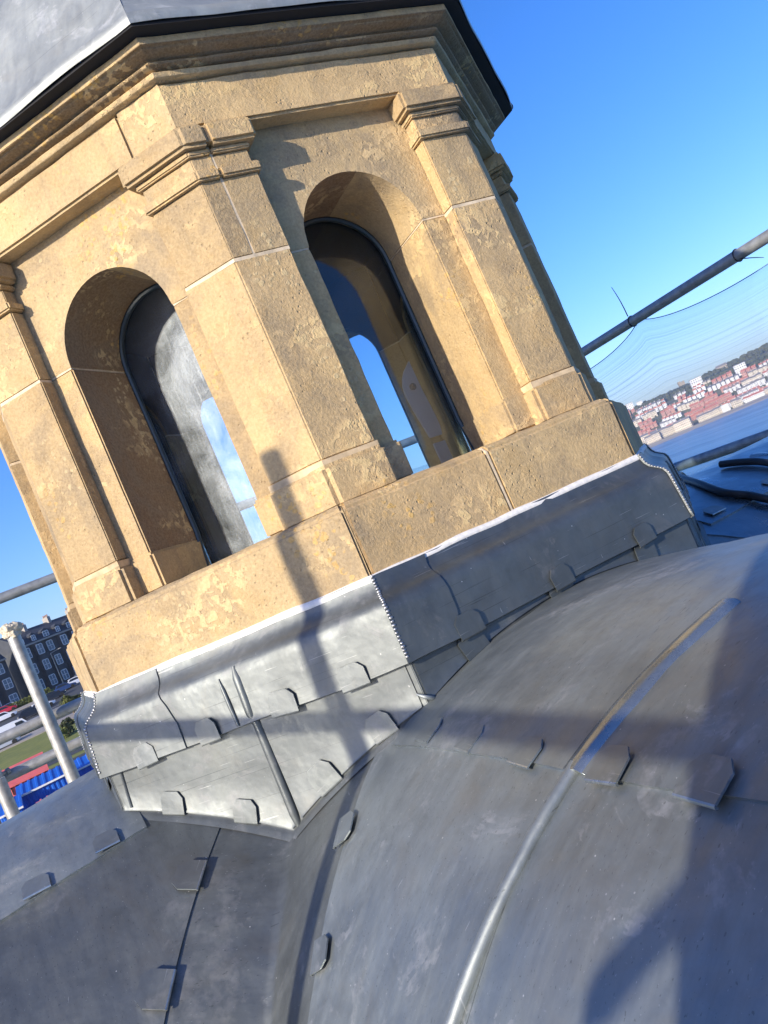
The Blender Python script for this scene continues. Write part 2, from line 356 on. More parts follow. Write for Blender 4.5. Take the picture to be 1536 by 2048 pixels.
# corner pilasters
def corner_poly(dt, ap, tin, back):
    """plan polygon of a stone wrapping a corner, in a frame with -y outwards along the corner"""
    out = []
    for sg in (-1, 1):
        ang = radians(22.5) * sg; nx, ny = sin(ang), -cos(ang); tx, ty = cos(ang), sin(ang)
        t = -sg * tin
        pts = [(back, t), (ap, t)]
        if sg == 1: pts = pts[::-1]
        out.append([(nx * n + tx * t_, ny * n + ty * t_) for n, t_ in pts])
    cr = ap / C225
    return out[0] + [(0, -cr)] + out[1] + [(0, -back / C225)]
def half_poly(ap, back, ta, tb, sg):
    ang = radians(22.5) * sg; nx, ny = sin(ang), -cos(ang); tx, ty = cos(ang), sin(ang)
    return [(nx * n + tx * t, ny * n + ty * t) for n, t in ((back, ta), (ap, ta), (ap, tb), (back, tb))]
BACK = WALL - .001
for i, az in enumerate(CORN):
    def P_(name, ap, tin, z0, z1, mat='sandstone', bev=.005, amp=.0016, label=None):
        b = bmesh.new(); prism(b, corner_poly(0, ap, tin, BACK), z0, z1); return S(name, b, az, mat, amp, .045, bev, label)
    P_('base_block', AP + .013, .203, -.016, .078, bev=.009)
    b = bmesh.new(); prism(b, corner_poly(0, AP + .004, .2115, BACK), .074, .0885); link('mortar_joint', b, 'lime', LAN, RZ(az))
    P_('pilaster_stone', AP, .214, .0885, .538, bev=.003)
    b = bmesh.new(); prism(b, corner_poly(0, AP - .0006, .2155, BACK), .535, .5425); link('mortar_joint', b, 'mortar', LAN, RZ(az))
    if az == -90:
        # the upper block is split by an upright joint on its right-hand face
        ts = -.297
        cp = corner_poly(0, AP, .214, BACK); 
        def split(ap, tin, z0, z1, name, bev=.002):
            c = corner_poly(0, ap, tin, BACK); h = half_poly(ap, BACK, ts - .001, ts - .001, 1)
            b = bmesh.new(); prism(b, [c[0], c[1], c[2], h[1], h[0], c[5]], z0, z1); S(name, b, az, 'sandstone', .0016, .045, bev)
            b = bmesh.new(); prism(b, half_poly(ap, BACK, ts + .001, -tin, 1), z0, z1); S(name, b, az, 'sandstone', .0016, .045, bev)
        split(AP, .214, .5425, .7145, 'pilaster_stone', .002); split(AP, .214, .736, .769, 'capital_stone', .002)
        split(AP + .0125, .2035, .7145, .736, 'astragal', .004); split(AP + .009, .2065, .769, .781, 'capital_stone', .003)
        split(AP + .026, .189, .7815, .8305, 'abacus', .007)
        b = bmesh.new(); prism(b, half_poly(AP - .0004, BACK, ts - .003, ts + .003, 1), .5425, .829); link('mortar_joint', b, 'mortar', LAN, RZ(az))
    else:
        P_('pilaster_stone', AP, .214, .5415, .7145, bev=.003)
        P_('astragal', AP + .0125, .2035, .7145, .736, bev=.004)
        P_('capital_stone', AP, .214, .736, .769, bev=.002)
        P_('capital_stone', AP + .009, .2065, .769, .781, bev=.003)
        P_('abacus', AP + .026, .189, .7815, .8305, bev=.007)
# inside: floor, dark ceiling, and a pale notice board standing inside the far pane
OCT = lambda ap: [(ap / C225 * cos(radians(a)), ap / C225 * sin(radians(a))) for a in range(0, 360, 45)]
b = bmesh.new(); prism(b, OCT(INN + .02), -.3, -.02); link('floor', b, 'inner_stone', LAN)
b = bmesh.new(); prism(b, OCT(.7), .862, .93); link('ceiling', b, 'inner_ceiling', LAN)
# pale bracket plate with a bolt, seen through the right-hand pane
MAT['plate'] = plain('plate', (.62, .58, .54), .6)
for nm, pl_ in (('bracket_plate', [(.185, .317), (.160, .296), (.146, .279), (.136, .255), (.1325, .230), (.137, .18), (.150, .096), (.188, .094), (.193, .12), (.191, .18), (.187, .228), (.186, .27)]), ('bracket_plate', [(.151, .078), (.188, .076), (.188, -.015), (.152, -.015)])):
    b = bmesh.new(); f_ = [b.verts.new((t, -.42, z)) for t, z in pl_]; k_ = [b.verts.new((t, -.412, z)) for t, z in pl_]
    b.faces.new(f_); b.faces.new(k_[::-1])
    for q in range(len(pl_)): b.faces.new((f_[q], k_[q], k_[(q + 1) % len(pl_)], f_[(q + 1) % len(pl_)]))
    link(nm, b, 'plate', LAN, RZ(-67.5), 20)
b = bmesh.new(); tube(b, [(.1615, -.4215, .245), (.1615, -.425, .245)], .010, 16); tube(b, [(.1615, -.4255, .245), (.1615, -.432, .245)], .0055, 6); link('bolt', b, 'lead_dull', LAN, RZ(-67.5), 30)
# lead cap
def capsheet(az):
    prof = [(.941, .997), (.944, 1.006), (.941, 1.020), (.918, 1.036), (.884, 1.060), (.850, 1.092), (.81, 1.145), (.77, 1.22), (.72, 1.33), (.65, 1.46), (.55, 1.60), (.42, 1.73), (.25, 1.84), (.03, 1.90)]
    b = bmesh.new(); N = 22; g = []
    for j in range(N + 1):
        f = j / N * 2 - 1; row = []
        for n, z in prof:
            t = f * (n * T225)
            wv = .004 * noise.noise(Vector((t * 7 + az, n * 9, 1.3)))
            if n > .935: wv += .006 * noise.noise(Vector((t * 5 + az, 3, 0)))
            row.append(b.verts.new((t, -n - wv, z + wv * .6)))
        g.append(row)
    for A_, B_ in zip(g, g[1:]):
        for q in range(len(prof) - 1): b.faces.new((A_[q], B_[q], B_[q + 1], A_[q + 1]))
    link('cap_sheet', b, 'lead_bright', LAN, RZ(az), 60)
for az in FACES: capsheet(az)
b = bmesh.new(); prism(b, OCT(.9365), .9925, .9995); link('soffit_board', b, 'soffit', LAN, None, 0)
# ------------------------------------------------------------------ lead roof: crossing barrels and the flashing round the lantern
ROOF = thing('lead_roof', (0, 0, -1.8), 'grey lead-clad roof of crossing barrel vaults with clipped laps and rolls at the foot of the lantern', 'lead roof')
RB, ZC = 1.08, -.366
BAR = [-67.5, 22.5, 112.5, -157.5]
def bp(n, t, h=0.0):
    r = RB + h; t_ = max(-RB * .999, min(RB * .999, t)); a = math.asin(t_ / RB)
    return Vector((r * sin(a), -n, ZC - RB + r * cos(a)))
def drop(az, n, t):
    if az != -157.5: return 0.0
    return .085 * max(0, n - .93) * max(0, min(1, (.80 - t) / .35))
def lumps(p, s=1.0):
    return s * (.0052 * noise.noise(p * 3.1) + .0026 * noise.noise(p * 8.0) + .0008 * noise.noise(p * 21.0))
def sheet(name, az, nA, nB, t0, t1, h, mat='lead_roof', Nt=24, Nn=24, edge='', thick=.003, wav=0.0, label=None):
    """sheet on a barrel between n=nA(t) and n=nB(t), t0..t1; rim turned down so that its edge shows"""
    b = bmesh.new(); R = RZ(az); g = []
    for i in range(Nt + 1):
        row = []
        for j in range(Nn + 1):
            ft = i / Nt; fn = j / Nn
            n = nA((t0 + (t1 - t0) * ft)) * (1 - fn) + nB((t0 + (t1 - t0) * ft)) * fn
            tt = t0 + (t1 - t0) * ft
            if wav and (i == 0 or i == Nt): tt += wav * noise.noise(Vector((n * 6, tt * 3, az)))
            p = bp(n, tt, h); p.z -= drop(az, n, tt); wp = R @ p
            tt_n = Vector((sin(tt / RB), 0, cos(tt / RB)))
            row.append(b.verts.new(p + tt_n * lumps(wp)))
        g.append(row)
    for i in range(Nt):
        for j in range(Nn): b.faces.new((g[i][j], g[i + 1][j], g[i + 1][j + 1], g[i][j + 1]))
    def rim(vs):
        lo = []
        for v in vs:
            a = math.asin(max(-.999, min(.999, v.co.x / RB))); lo.append(b.verts.new(v.co - Vector((sin(a), 0, cos(a))) * thick))
        for k in range(len(vs) - 1): b.faces.new((vs[k], vs[k + 1], lo[k + 1], lo[k]))
    rim(g[0]); rim(g[-1]); rim([r[0] for r in g]); rim([r[-1] for r in g])
    if az == 22.5: mat = 'lead_sky_tint'  # blue sky reflection put into the lead colour of this shaded barrel
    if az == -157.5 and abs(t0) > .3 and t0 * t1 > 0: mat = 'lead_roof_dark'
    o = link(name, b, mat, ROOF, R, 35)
    o.data.materials.append(MAT['lead_edge'])
    for pl in o.data.polygons:
        if pl.index >= Nt * Nn and thick > .004: pl.material_index = 1
    if label: o['label'] = label
    return o
NE = 2.06; ROLL = 1.466; LAP = .466
lapline = lambda t: .860 + .60 * (abs(t) - .522)
for az in BAR:
    cst = lambda v: (lambda t: v)
    edge_n = lambda t: max(.90, abs(t) + .0) if abs(t) > .9 else .90
    # lower side sheets (under the crown sheet's lap)
    for sg in (-1, 1):
        val = (lambda t: lapline(t)) if sg < 0 else (lambda t: abs(t) + .215)
        sheet('lead_sheet', az, val, cst(ROLL), sg * (LAP - .05), sg * 1.03, .0035, Nt=30, Nn=16)
        sheet('lead_sheet', az, cst(ROLL + .001), cst(NE), sg * (LAP - .05), sg * 1.03, .0035, Nt=30, Nn=14)
        # wood-cored roll running down the side
        b = bmesh.new(); pts = []
        for k in range(23):
            t = sg * (LAP - .01 + (1.0 - LAP) * k / 22); n = ROLL + .006 - .030 * ((abs(t) - LAP) / .3)
            pts.append(bp(n, t, .006))
        tube(b, pts, .0098, 10); link('lead_roll', b, 'lead_dull', ROOF, RZ(az), 60)
        # upper part of the same roll, dressed flat over the crown
        b = bmesh.new(); rows = []
        for k in range(21):
            t = sg * (.17 + (LAP - .17) * k / 20); n = 1.522 - .048 * (k / 20) ** 1.1
            rows.append([b.verts.new(bp(n + dx, t, .0105 + hh)) for dx, hh in ((-.022, -.006), (-.014, .002), (0, .0045), (.014, .002), (.022, -.006))])
        for A_, B_ in zip(rows, rows[1:]):
            for q in range(4): b.faces.new((A_[q], A_[q + 1], B_[q + 1], B_[q]))
        b.faces.new(rows[0]); b.faces.new(rows[-1][::-1])
        link('lead_roll', b, 'lead_edge', ROOF, RZ(az), 50)
    sheet('lead_sheet', az, cst(.90), cst(NE), -LAP, LAP, .0085, Nt=36, Nn=46, thick=.0055, wav=.006)
    # end gable
    b = bmesh.new(); pr_ = [bp(NE - .01, -1.07 + 2.14 * k / 30) for k in range(31)]
    up = [b.verts.new(p) for p in pr_]; lo = [b.verts.new((p.x, p.y, -1.8)) for p in pr_]
    for k in range(30): b.faces.new((up[k], up[k + 1], lo[k + 1], lo[k]))
    link('gable', b, 'lead', ROOF, RZ(az), 60)
# valley sheets
for az in (-112.5, -22.5, 67.5, 157.5):
    b = bmesh.new(); g = []; Nn = 26
    e = .012
    Lf = RZ(-45) if False else None
    az1, az2 = az - 45, az + 45          # barrel on the left (its t>0 side) and on the right (t<0 side)
    for i in range(Nn + 1):
        s_ = .38 + (1.04 - .38) * i / Nn      # |t| at the valley = n
        row = []
        dl = .235; 
        for f in (1.0, .75, .5, .25, .08):
            row.append(RZ(az1) @ (bp(s_ + dl * f, s_, 0.0) + Vector((0, 0, lumps(RZ(az1) @ bp(s_ + dl * f, s_), .7)))))
        row.append(RZ(az) @ Vector((0, -(s_ / cos(radians(45))) * 1.0, bp(s_, s_).z + .006)))
        w2 = .585 - .40 * s_
        for f in (.08, .25, .5, .75, 1.0):
            row.append(RZ(az2) @ (bp(s_ + w2 * f, -s_, 0.0) + Vector((0, 0, lumps(RZ(az2) @ bp(s_ + w2 * f, -s_), .7)))))
        g.append([b.verts.new(p) for p in row])
    for A_, B_ in zip(g, g[1:]):
        for q in range(10): b.faces.new((A_[q], A_[q + 1], B_[q + 1], B_[q]))
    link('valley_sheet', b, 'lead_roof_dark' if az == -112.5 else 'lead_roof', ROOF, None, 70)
# clips
def clip_bm(wd=.060, ht=.052, th=.0022, fold=.006, lift=.0032, rnd=0.0):
    """flat tab with clipped top corners; x across, z up, -y outwards; origin at the middle of the folded lower edge"""
    b = bmesh.new(); c = .015; hw = wd / 2
    ol = [(-hw, 0), (hw, 0), (hw, ht - c), (hw - c * .8, ht), (-hw + c * .8, ht), (-hw, ht - c)]
    def off(z): return -(lift + .0018 * (1 - z / ht))
    fr = [b.verts.new((x, off(z) - th, z)) for x, z in ol]; bk = [b.verts.new((x, off(z) + .0005, z)) for x, z in ol]
    b.faces.new(fr)
    for k in range(1, 6): b.faces.new((fr[k], bk[k], bk[(k + 1) % 6], fr[(k + 1) % 6])).material_index = 1
    b.faces.new(bk[::-1])
    # folded lower lip
    L = []
    for k in range(6):
        a = pi * k / 5; y = off(0) - th + (1 - cos(a)) * fold / 2; z = -sin(a) * fold * .6
        L.append((b.verts.new((-hw, y, z)), b.verts.new((hw, y, z))))
    for A_, B_ in zip(L, L[1:]): b.faces.new((A_[0], A_[1], B_[1], B_[0])).material_index = 1
    b.faces.new([q[0] for q in L]); b.faces.new([q[1] for q in L][::-1])
    return b
CL = link('clip', clip_bm(), ['lead_clip', 'lead_edge'], ROOF, Matrix.Translation((0, 0, -1.9)), 30)
clip_me = CL.data; clip_fl = clip_me.copy(); clip_fl.materials.clear(); clip_fl.materials.append(MAT['lead_tab']); clip_fl.materials.append(MAT['lead_edge'])
clip_shade = clip_fl.copy(); clip_shade.materials[0] = MAT['lead_shade']; clip_dk = clip_me.copy(); clip_dk.materials[0] = MAT['lead_roof_dark']
COL.objects.unlink(CL); bpy.data.objects.remove(CL)
def put_clip(mw, parent=ROOF, scale=1.0, me=None):
    o = bpy.data.objects.new('clip', me or clip_me); COL.objects.link(o); o.matrix_world = mw @ Matrix.Scale(scale * random.uniform(.9, 1.05), 4) @ Matrix.Rotation(random.uniform(-.09, .09), 4, 'Y') @ Matrix.Rotation(random.uniform(-.03, .05), 4, 'X') @ Matrix.Diagonal((random.uniform(.9, 1.08), 1, random.uniform(.9, 1.08), 1)); par(o, parent); return o
def barrel_clip(az, n, t, up, scale=1.0, h=.008, me=None):
    """up: direction (dn,dt) in which the tab points away from its fold"""
    p = bp(n, t, h); p.z -= drop(az, n, t); a = math.asin(t / RB); N = Vector((sin(a), 0, cos(a))); T = Vector((cos(a), 0, -sin(a))); D = Vector((0, -1, 0))
    u = (D * up[0] + T * up[1]).normalized(); x = u.cross(-N) * 1.0
    m = Matrix((x.resized(3), (-N), u)).transposed().to_4x4(); m.translation = p
    return put_clip(RZ(az) @ m, ROOF, scale, me)
for n, t in ((1.023, -.456), (1.181, -.462), (1.357, -.470), (1.544, -.474), (1.696, -.477)): barrel_clip(-67.5, n, t, (0, 1), 1.02)
for n, t in ((.984, .462), (1.134, .465), (1.30, .468)): barrel_clip(-157.5, n, t, (0, -1), 1.0)
for n, t in ((.975, -.44), (1.25, -.45), (1.5, -.46)): barrel_clip(22.5, n, t, (0, 1))
for n, t in ((.856, .638), (.985, .765), (1.1, .88)): barrel_clip(-157.5, n - .005, t, (.75, -.5), 1.05, .0065, clip_dk)
for n, t in ((.90, -.625), (1.008, -.763)): barrel_clip(-67.5, n - .005, t, (.8, .5), 1.0, .006)
# flashing: sealant line, upper ogee sheets, lower apron sheets
def fl_prof(h): return [(.886 + h, -.166), (.889 + h, -.176), (.8925 + h, -.188), (.901 + h, -.2), (.914 + h, -.209), (.925 + h, -.2165), (.931 + h, -.228), (.933 + h, -.245), (.936 + h, -.29), (.9395 + h, -.33), (.941 + h, -.341), (.937 + h, -.343), (.931 + h, -.335)]
def fl_sheet(az, tl, tr, h, mat, N=22):
    b = bmesh.new(); g = []; pf = fl_prof(h)
    for j in range(N + 1):
        f = j / N; row = []
        for k, (n, z) in enumerate(pf):
            t = tl(n, z) * (1 - f) + tr(n, z) * f; q = RZ(az) @ Vector((t, -n, z))
            wv = .0022 * noise.noise(q * 6) + .0012 * noise.noise(q * 15); wz = .005 * noise.noise(q * 5) if k > 8 else (.004 * noise.noise(q * 9) if k < 2 else 0)
            row.append(b.verts.new((t, -n - wv, z + wz)))
        g.append(row)
    for A_, B_ in zip(g, g[1:]):
        for q in range(len(pf) - 1): b.faces.new((A_[q], B_[q], B_[q + 1], A_[q + 1]))
    for row, fl in ((g[0], 1), (g[-1], 0)):
        lo = [b.verts.new(v.co + Vector((0, .0045, 0))) for v in row]
        for k in range(len(row) - 1): b.faces.new((row[k], row[k + 1], lo[k + 1], lo[k]))
    return link('flashing_sheet', b, mat, ROOF, RZ(az), 50)
mL = lambda n, z: -n * T225 - .002; mR = lambda n, z: n * T225 + .002
for i, az in enumerate(FACES):
    jt = {0: -.165, 1: -.253}.get(i, -.2); sw = lambda z: .012 * sin((z + .17) * 18) 
    jl = lambda n, z, jt=jt: jt - (z + .25) * (-.12 if jt < -.2 else .22) + .006 * sin(z * 40)
    FM = 'lead_shade' if i == 1 else 'lead'  # grazing-sun shade of the right-hand face painted as darker lead
    fl_sheet(az, mL, jl, .0045, FM, 8)
    fl_sheet(az, lambda n, z: jl(n, z) - .03, mR, .0005, FM, 20)
    b = bmesh.new(); sweep(b, [(.880, -.163), (.884, -.1625), (.8885, -.168), (.890, -.174), (.886, -.18), (.88, -.18)], mitL(0), mitR(0), 24)
    for v in b.verts:
        q = RZ(az) @ v.co; v.co.z += .004 * noise.noise(q * 11); 
    link('sealant_line', b, 'sealant', ROOF, RZ(az), 60)
    # apron: falls from behind the upper sheet to the curve of the barrels, with a small turned-out foot
    b = bmesh.new(); g = []; N = 40
    for j in range(N + 1):
        f = j / N; row = []; n0 = .925
        tt = (f * 2 - 1)
        def surf(n, t):
            if i % 2 == 1: return bp(0, t).z
            # diagonal face: meets the two barrels and the valley
            x = Vector((t, -n)); u1 = abs(t * cos(radians(45)) - n * sin(radians(45))); u2 = abs(t * cos(radians(45)) + n * sin(radians(45)))
            return bp(0, min(u1, u2, 1.07)).z
        t0 = tt * (n0 * T225 + .001)
        zb = surf(n0, t0)
        for k in range(7):
            ff = k / 6; z = -.33 * (1 - ff) + (zb + .011) * ff; q = Vector((t0, -n0, z))
            row.append((t0, -n0 - .0015 * noise.noise((RZ(az) @ q) * 7), z))
        for dn, dz in ((.003, .008), (.008, .0075), (.014, .006), (.021, .003)):
            tq = tt * ((n0 + dn) * T225 + .001); row.append((tq, -n0 - dn, surf(n0 + dn, tq) + dz))
        g.append([b.verts.new(p) for p in row])
    for A_, B_ in zip(g, g[1:]):
        for q in range(10): b.faces.new((A_[q], B_[q], B_[q + 1], A_[q + 1]))
    link('apron_sheet', b, FM, ROOF, RZ(az), 50)
    # narrow gap line: hem of apron, raised by a second lapped sheet
    def foot(t):
        n0 = .9255
        if i % 2 == 1: return bp(0, t).z
        u1 = abs(t * cos(radians(45)) - n0 * sin(radians(45))); u2 = abs(t * cos(radians(45)) + n0 * sin(radians(45))); return bp(0, min(u1, u2, 1.07)).z
    b = bmesh.new(); g = []; N = 30; a0, a1 = (-.372, .012) if i % 2 == 0 else (-.378, .380)
    for j in range(N + 1):
        t = a0 + (a1 - a0) * j / N; zb = foot(t) + .012
        g.append([b.verts.new((t, -.9275 - .003 * (k == 3) - .001 * noise.noise((RZ(az) @ Vector((t, 1, k))) * 6), z)) for k, z in enumerate((-.328, -.328 * .5 + zb * .5, zb + .006, zb))])
        g[-1].append(b.verts.new((t, -.9255, zb)))
    for A_, B_ in zip(g, g[1:]):
        for q in range(4): b.faces.new((A_[q], B_[q], B_[q + 1], A_[q + 1]))
    for row in (g[0], g[-1]):
        lo = [b.verts.new(v.co + Vector((0, .003, 0))) for v in row]
        for k in range(4): b.faces.new((row[k], row[k + 1], lo[k + 1], lo[k]))
    link('apron_sheet', b, FM, ROOF, RZ(az), 50)
    if i % 2 == 0:
        b = bmesh.new(); g = []; a0, a1 = .03, .372
        for j in range(N + 1):
            t = a0 + (a1 - a0) * j / N; zb = foot(t) + .012
            g.append([b.verts.new((t, -.9275 - .003 * (k == 3), z)) for k, z in enumerate((-.328, -.328 * .5 + zb * .5, zb + .006, zb))]); g[-1].append(b.verts.new((t, -.9255, zb)))
        for A_, B_ in zip(g, g[1:]):
            for q in range(4): b.faces.new((A_[q], B_[q], B_[q + 1], A_[q + 1]))
        link('apron_sheet', b, FM, ROOF, RZ(az), 50)
        # welts: one long roll down the middle of the face, a short flat one on the upper sheet beside it
        b = bmesh.new(); pts = []
        for k in range(15):
            f = k / 14; z = -.222 + (-.572 + .222) * f; n = .9345 + .006 * min(1, f * 3) - (.010 if z < -.345 else 0); pts.append((.024 - .008 * f, -n + .0055, z))
        tube(b, pts, [.004] + [.0105] * 13 + [.007], 8); link('welt', b, 'lead', ROOF, RZ(az), 60)
        b = bmesh.new(); tube(b, [(-.018, -.9335, -.235), (-.016, -.936, -.26), (-.014, -.9395, -.30), (-.012, -.942, -.338)], [.002, .0045, .0045, .003], 6); link('welt', b, 'lead', ROOF, RZ(az), 60)
        b = bmesh.new(); tube(b, [(-.349, -.926, -.345), (-.355, -.926, -.39), (-.359, -.926, -.425)], .0045, 6); link('welt', b, 'lead', ROOF, RZ(az), 60)
    # clips hooked over the two lower edges
    for t in ((-.256, -.085, .104, .271) if i % 2 == 0 else (-.244, -.002, .241)):
        m = Matrix.Translation((t, -.9405, -.347)); put_clip(RZ(az) @ m, ROOF, 1.0, clip_shade if i == 1 else clip_fl)
    for t in ((-.256, -.094, .127, .283) if i % 2 == 0 else (-.243, -.009, .232)):
        sl = (foot(t + .03) - foot(t - .03)) / .06
        m = Matrix.Translation((t, -.9285, foot(t) + .009)) @ Matrix.Rotation(-atan2(sl, 1), 4, 'Y'); put_clip(RZ(az) @ m, ROOF, 1.0, clip_shade if i == 1 else clip_fl)
for az in CORN:
    # burnt seam: a chain of little beads down each corner of the flashing
    b = bmesh.new(); pf = [(n, z) for n, z in fl_prof(.004) if z > -.342][:10]
    L = 0; prev = None; pts = []
    for (n0, z0), (n1, z1) in zip(pf, pf[1:]):
        for k in range(12): pts.append((n0 + (n1 - n0) * k / 12, z0 + (z1 - z0) * k / 12))
    last = None
    for n, z in pts:
        if last is None or math.hypot(n - last[0], z - last[1]) > .0062:
            last = (n, z); r = random.uniform(.0030, .0043)
            m = Matrix.Translation((random.uniform(-.001, .001), -n / C225, z)) @ Matrix.Diagonal((1.15, .8, .8, 1))
            bmesh.ops.create_icosphere(b, subdivisions=2, radius=r, matrix=m)
    o = link('weld_bead', b, 'solder', ROOF, RZ(az), 80); o['kind'] = 'stuff'
    if az != -90: continue
    # crumpled lead corner piece at the foot
    b = bmesh.new(); zf = bp(0, .372).z
    tube(b, [(-.012, -1.0, zf + .03), (0, -1.012, zf + .022), (.012, -1.008, zf + .014), (.02, -1.0, zf + .010)], [.002, .0045, .005, .002], 6); link('corner_fold', b, 'lead_dull', ROOF, RZ(az), 60)
# ------------------------------------------------------------------ scaffold round the roof (n, t in the frame of the right-hand barrel)
NB = Vector((cos(radians(-67.5)), sin(radians(-67.5)), 0)); TB = Vector((-NB.y, NB.x, 0))
def W(n, t, z): return NB * n + TB * t + Vector((0, 0, z))
def pole(a, b, r, mat, label, group, name='scaffold_tube', extra=None):
    bm = bmesh.new(); a = Vector(a); b = Vector(b); K = max(2, int((b - a).length / .35))
    tube(bm, [a.lerp(b, k / K) for k in range(K + 1)], r, 16)
    # hollow ends
    o = link(name, bm, mat, None, None, 40)
    if label: setp(o, label, 'scaffold tube', group)
    return o
TG = 'scaffold tubes round the roof'
ZR = .39
pole(W(-2.1, -3.4, ZR), W(-2.1, 2.5, ZR), .026, 'tube_dull', 'grey guard rail crossing the sky behind the lantern at left', TG)
pole(W(-2.12, -3.4, -.245), W(-2.12, 1.0, -.245), .0265, 'tube', 'upper of two pale rails in front of the car park', TG)
pole(W(-2.16, -3.4, -.425), W(-2.16, 1.0, -.425), .027, 'tube', 'lower of two pale rails, above the red container', TG)
pole(W(-2.45, 2.1, ZR), W(2.3, 2.1, ZR), .0255, 'tube_dull', 'dark top rail carrying the ties and the debris net at right', TG)
pole(W(-2.4, 2.12, -.37), W(2.3, 2.12, -.37), .025, 'tube_dull', 'lower dark rail behind the blue roof at right', TG)
pst = pole(W(-2.04, -1.02, -2.4), W(-2.04, -1.02, .20), .031, 'tube', 'tall pale upright with a taped top left of the lantern', TG)
pole(W(-2.04, -1.315, -2.4), W(-2.04, -1.315, -.41), .03, 'tube', 'short pale upright at the left edge below the rails', TG)
pole(W(1.58, -2.1, -2.4), W(1.58, -2.1, .814), .0242, 'tube', 'upright on the sunny side whose shadow crosses the stone plinth', TG)
pole(W(-1.0, -2.1, .222), W(4.2, -2.1, .222), .0215, 'tube', 'side rail whose shadow crosses the lead flashing', TG)
# wad of tape on top of the upright
b = bmesh.new(); bmesh.ops.create_icosphere(b, subdivisions=4, radius=.043)
for v in b.verts:
    q = v.co * 30; v.co *= .85 + .75 * abs(noise.noise(q)) + .25 * abs(noise.noise(q * 2.3)); v.co.z *= .8
    if v.co.z > 0: v.co.z *= 1.25
bmesh.ops.translate(b, verts=b.verts, vec=W(-2.04, -1.02, .212)); link('tape_wad', b, 'tape', pst, None, 25)
# couplers
def coupler(p, ax, label, group='scaffold couplers'):
    t = thing('scaffold_coupler', p, label, 'coupler', group); ax = Vector(ax).normalized(); s_ = ax.orthogonal().normalized(); u = ax.cross(s_)
    b = bmesh.new(); tube(b, [Vector(p) - ax * .028, Vector(p) + ax * .028], .036, 14); link('band', b, 'tube', t, None, 40)
    b = bmesh.new(); tube(b, [Vector(p) + s_ * .03, Vector(p) + s_ * .07], .009, 8); tube(b, [Vector(p) + s_ * .055, Vector(p) + s_ * .072], .015, 6); link('bolt', b, 'tube_dull', t, None, 30)
coupler(W(-2.10, -1.33, -.40), (0, 0, 1), 'steel coupler on the short upright at the left edge')
# unseen added sheet: its edge throws the broad shade on the roof
SHT = thing('shadow_sheet', W(2.9, -2.1, -1.2), 'grey sheet added out of view to throw the broad shade on the roof', 'shadow_sheet')
b = bmesh.new(); g = []
for i in range(25):
    n = 2.471 + 1.5 * i / 24; row = []
    for j in range(17):
        z = .62 - 2.4 * j / 16; row.append(b.verts.new(W(n + .006 * noise.noise(Vector((z * 3, 0, 0))), -2.1 + .03 * noise.noise(Vector(((n - 2.471) * 4, z * .7, 0))) * min(1, (n - 2.471) * 4), z)))
    g.append(row)
for A_, B_ in zip(g, g[1:]):
    for q in range(16): b.faces.new((A_[q], B_[q], B_[q + 1], A_[q + 1]))
MAT['shade_sheet'] = plain('shade_sheet', (.20, .22, .24), .6)
MAT['net_thread'] = plain('net_thread', (.12, .2, .3), .6)
link('added_sheet', b, 'shade_sheet', SHT, None, 70)
b = bmesh.new(); ol = [(2.669, .268), (2.642, .244), (2.606, .214), (2.56, .174), (2.548, .149), (2.55, .123), (2.584, .137), (2.624, .178), (2.671, .217)]  # added flap, outlined to throw the small ragged shadow
fr = [b.verts.new(W(n, -2.5, z)) for k, (n, z) in enumerate(ol)]; b.faces.new(fr); bmesh.ops.triangulate(b, faces=b.faces[:])
ext = bmesh.ops.extrude_face_region(b, geom=b.faces[:]); bmesh.ops.translate(b, verts=[v for v in ext['geom'] if isinstance(v, bmesh.types.BMVert)], vec=W(0, -.004, 0))
link('shadow_flap', b, 'shade_sheet', SHT, None, 0)
# ------------------------------------------------------------------ debris net on the right, ties and cables
def net_mat():
    a = NT('debris_net'); v = a.obj()
    sep = a.n('ShaderNodeSeparateXYZ', i_Vector=a.n('ShaderNodeTexCoord').outputs['UV'])
    u, vv = sep.outputs[0], sep.outputs[1]
    wob = a.noise(a.n('ShaderNodeCombineXYZ', i_X=a.math('MULTIPLY', u, 1.2), i_Y=a.math('MULTIPLY', vv, 3.0)).outputs[0], 1.0, 3, .5)
    q = a.math('ADD', a.math('MULTIPLY', vv, 60.0), a.math('MULTIPLY', wob, 1.6))
    ln = a.n('ShaderNodeTexNoise', noise_dimensions='1D', i_W=q, i_Scale=1.0, i_Detail=5.0, i_Roughness=.75).outputs['Fac']
    lines = a.ramp(ln, [(.36, 0.0), (.50, .07), (.60, .20), (.70, .34)])
    cl = a.ramp(a.noise(a.n('ShaderNodeCombineXYZ', i_X=a.math('MULTIPLY', u, .8), i_Y=a.math('MULTIPLY', vv, 2.5)).outputs[0], 1.3, 4), [(.35, .25), (.65, 1.0)])
    f = a.math('ADD', a.math('MULTIPLY', lines, cl), .17)
    tr = a.n('ShaderNodeBsdfTransparent', i_Color=(.93, .97, 1.0))
    di = a.n('ShaderNodeBsdfDiffuse', i_Color=(.10, .24, .48)); tl_ = a.n('ShaderNodeBsdfTranslucent', i_Color=(.22, .40, .66))
    d2 = a.n('ShaderNodeMixShader', i_0=.6, i_1=di.outputs[0], i_2=tl_.outputs[0])
    m = a.n('ShaderNodeMixShader', i_0=f, i_1=tr.outputs[0], i_2=d2.outputs[0])
    a.t.links.new(m.outputs[0], a.out.inputs[0]); MAT['debris_net'] = a.m
net_mat()
NET = thing('debris_net', W(0, 2.1, -1.6), 'fine translucent blue debris net hanging in scallops from the top rail at right', 'debris net')
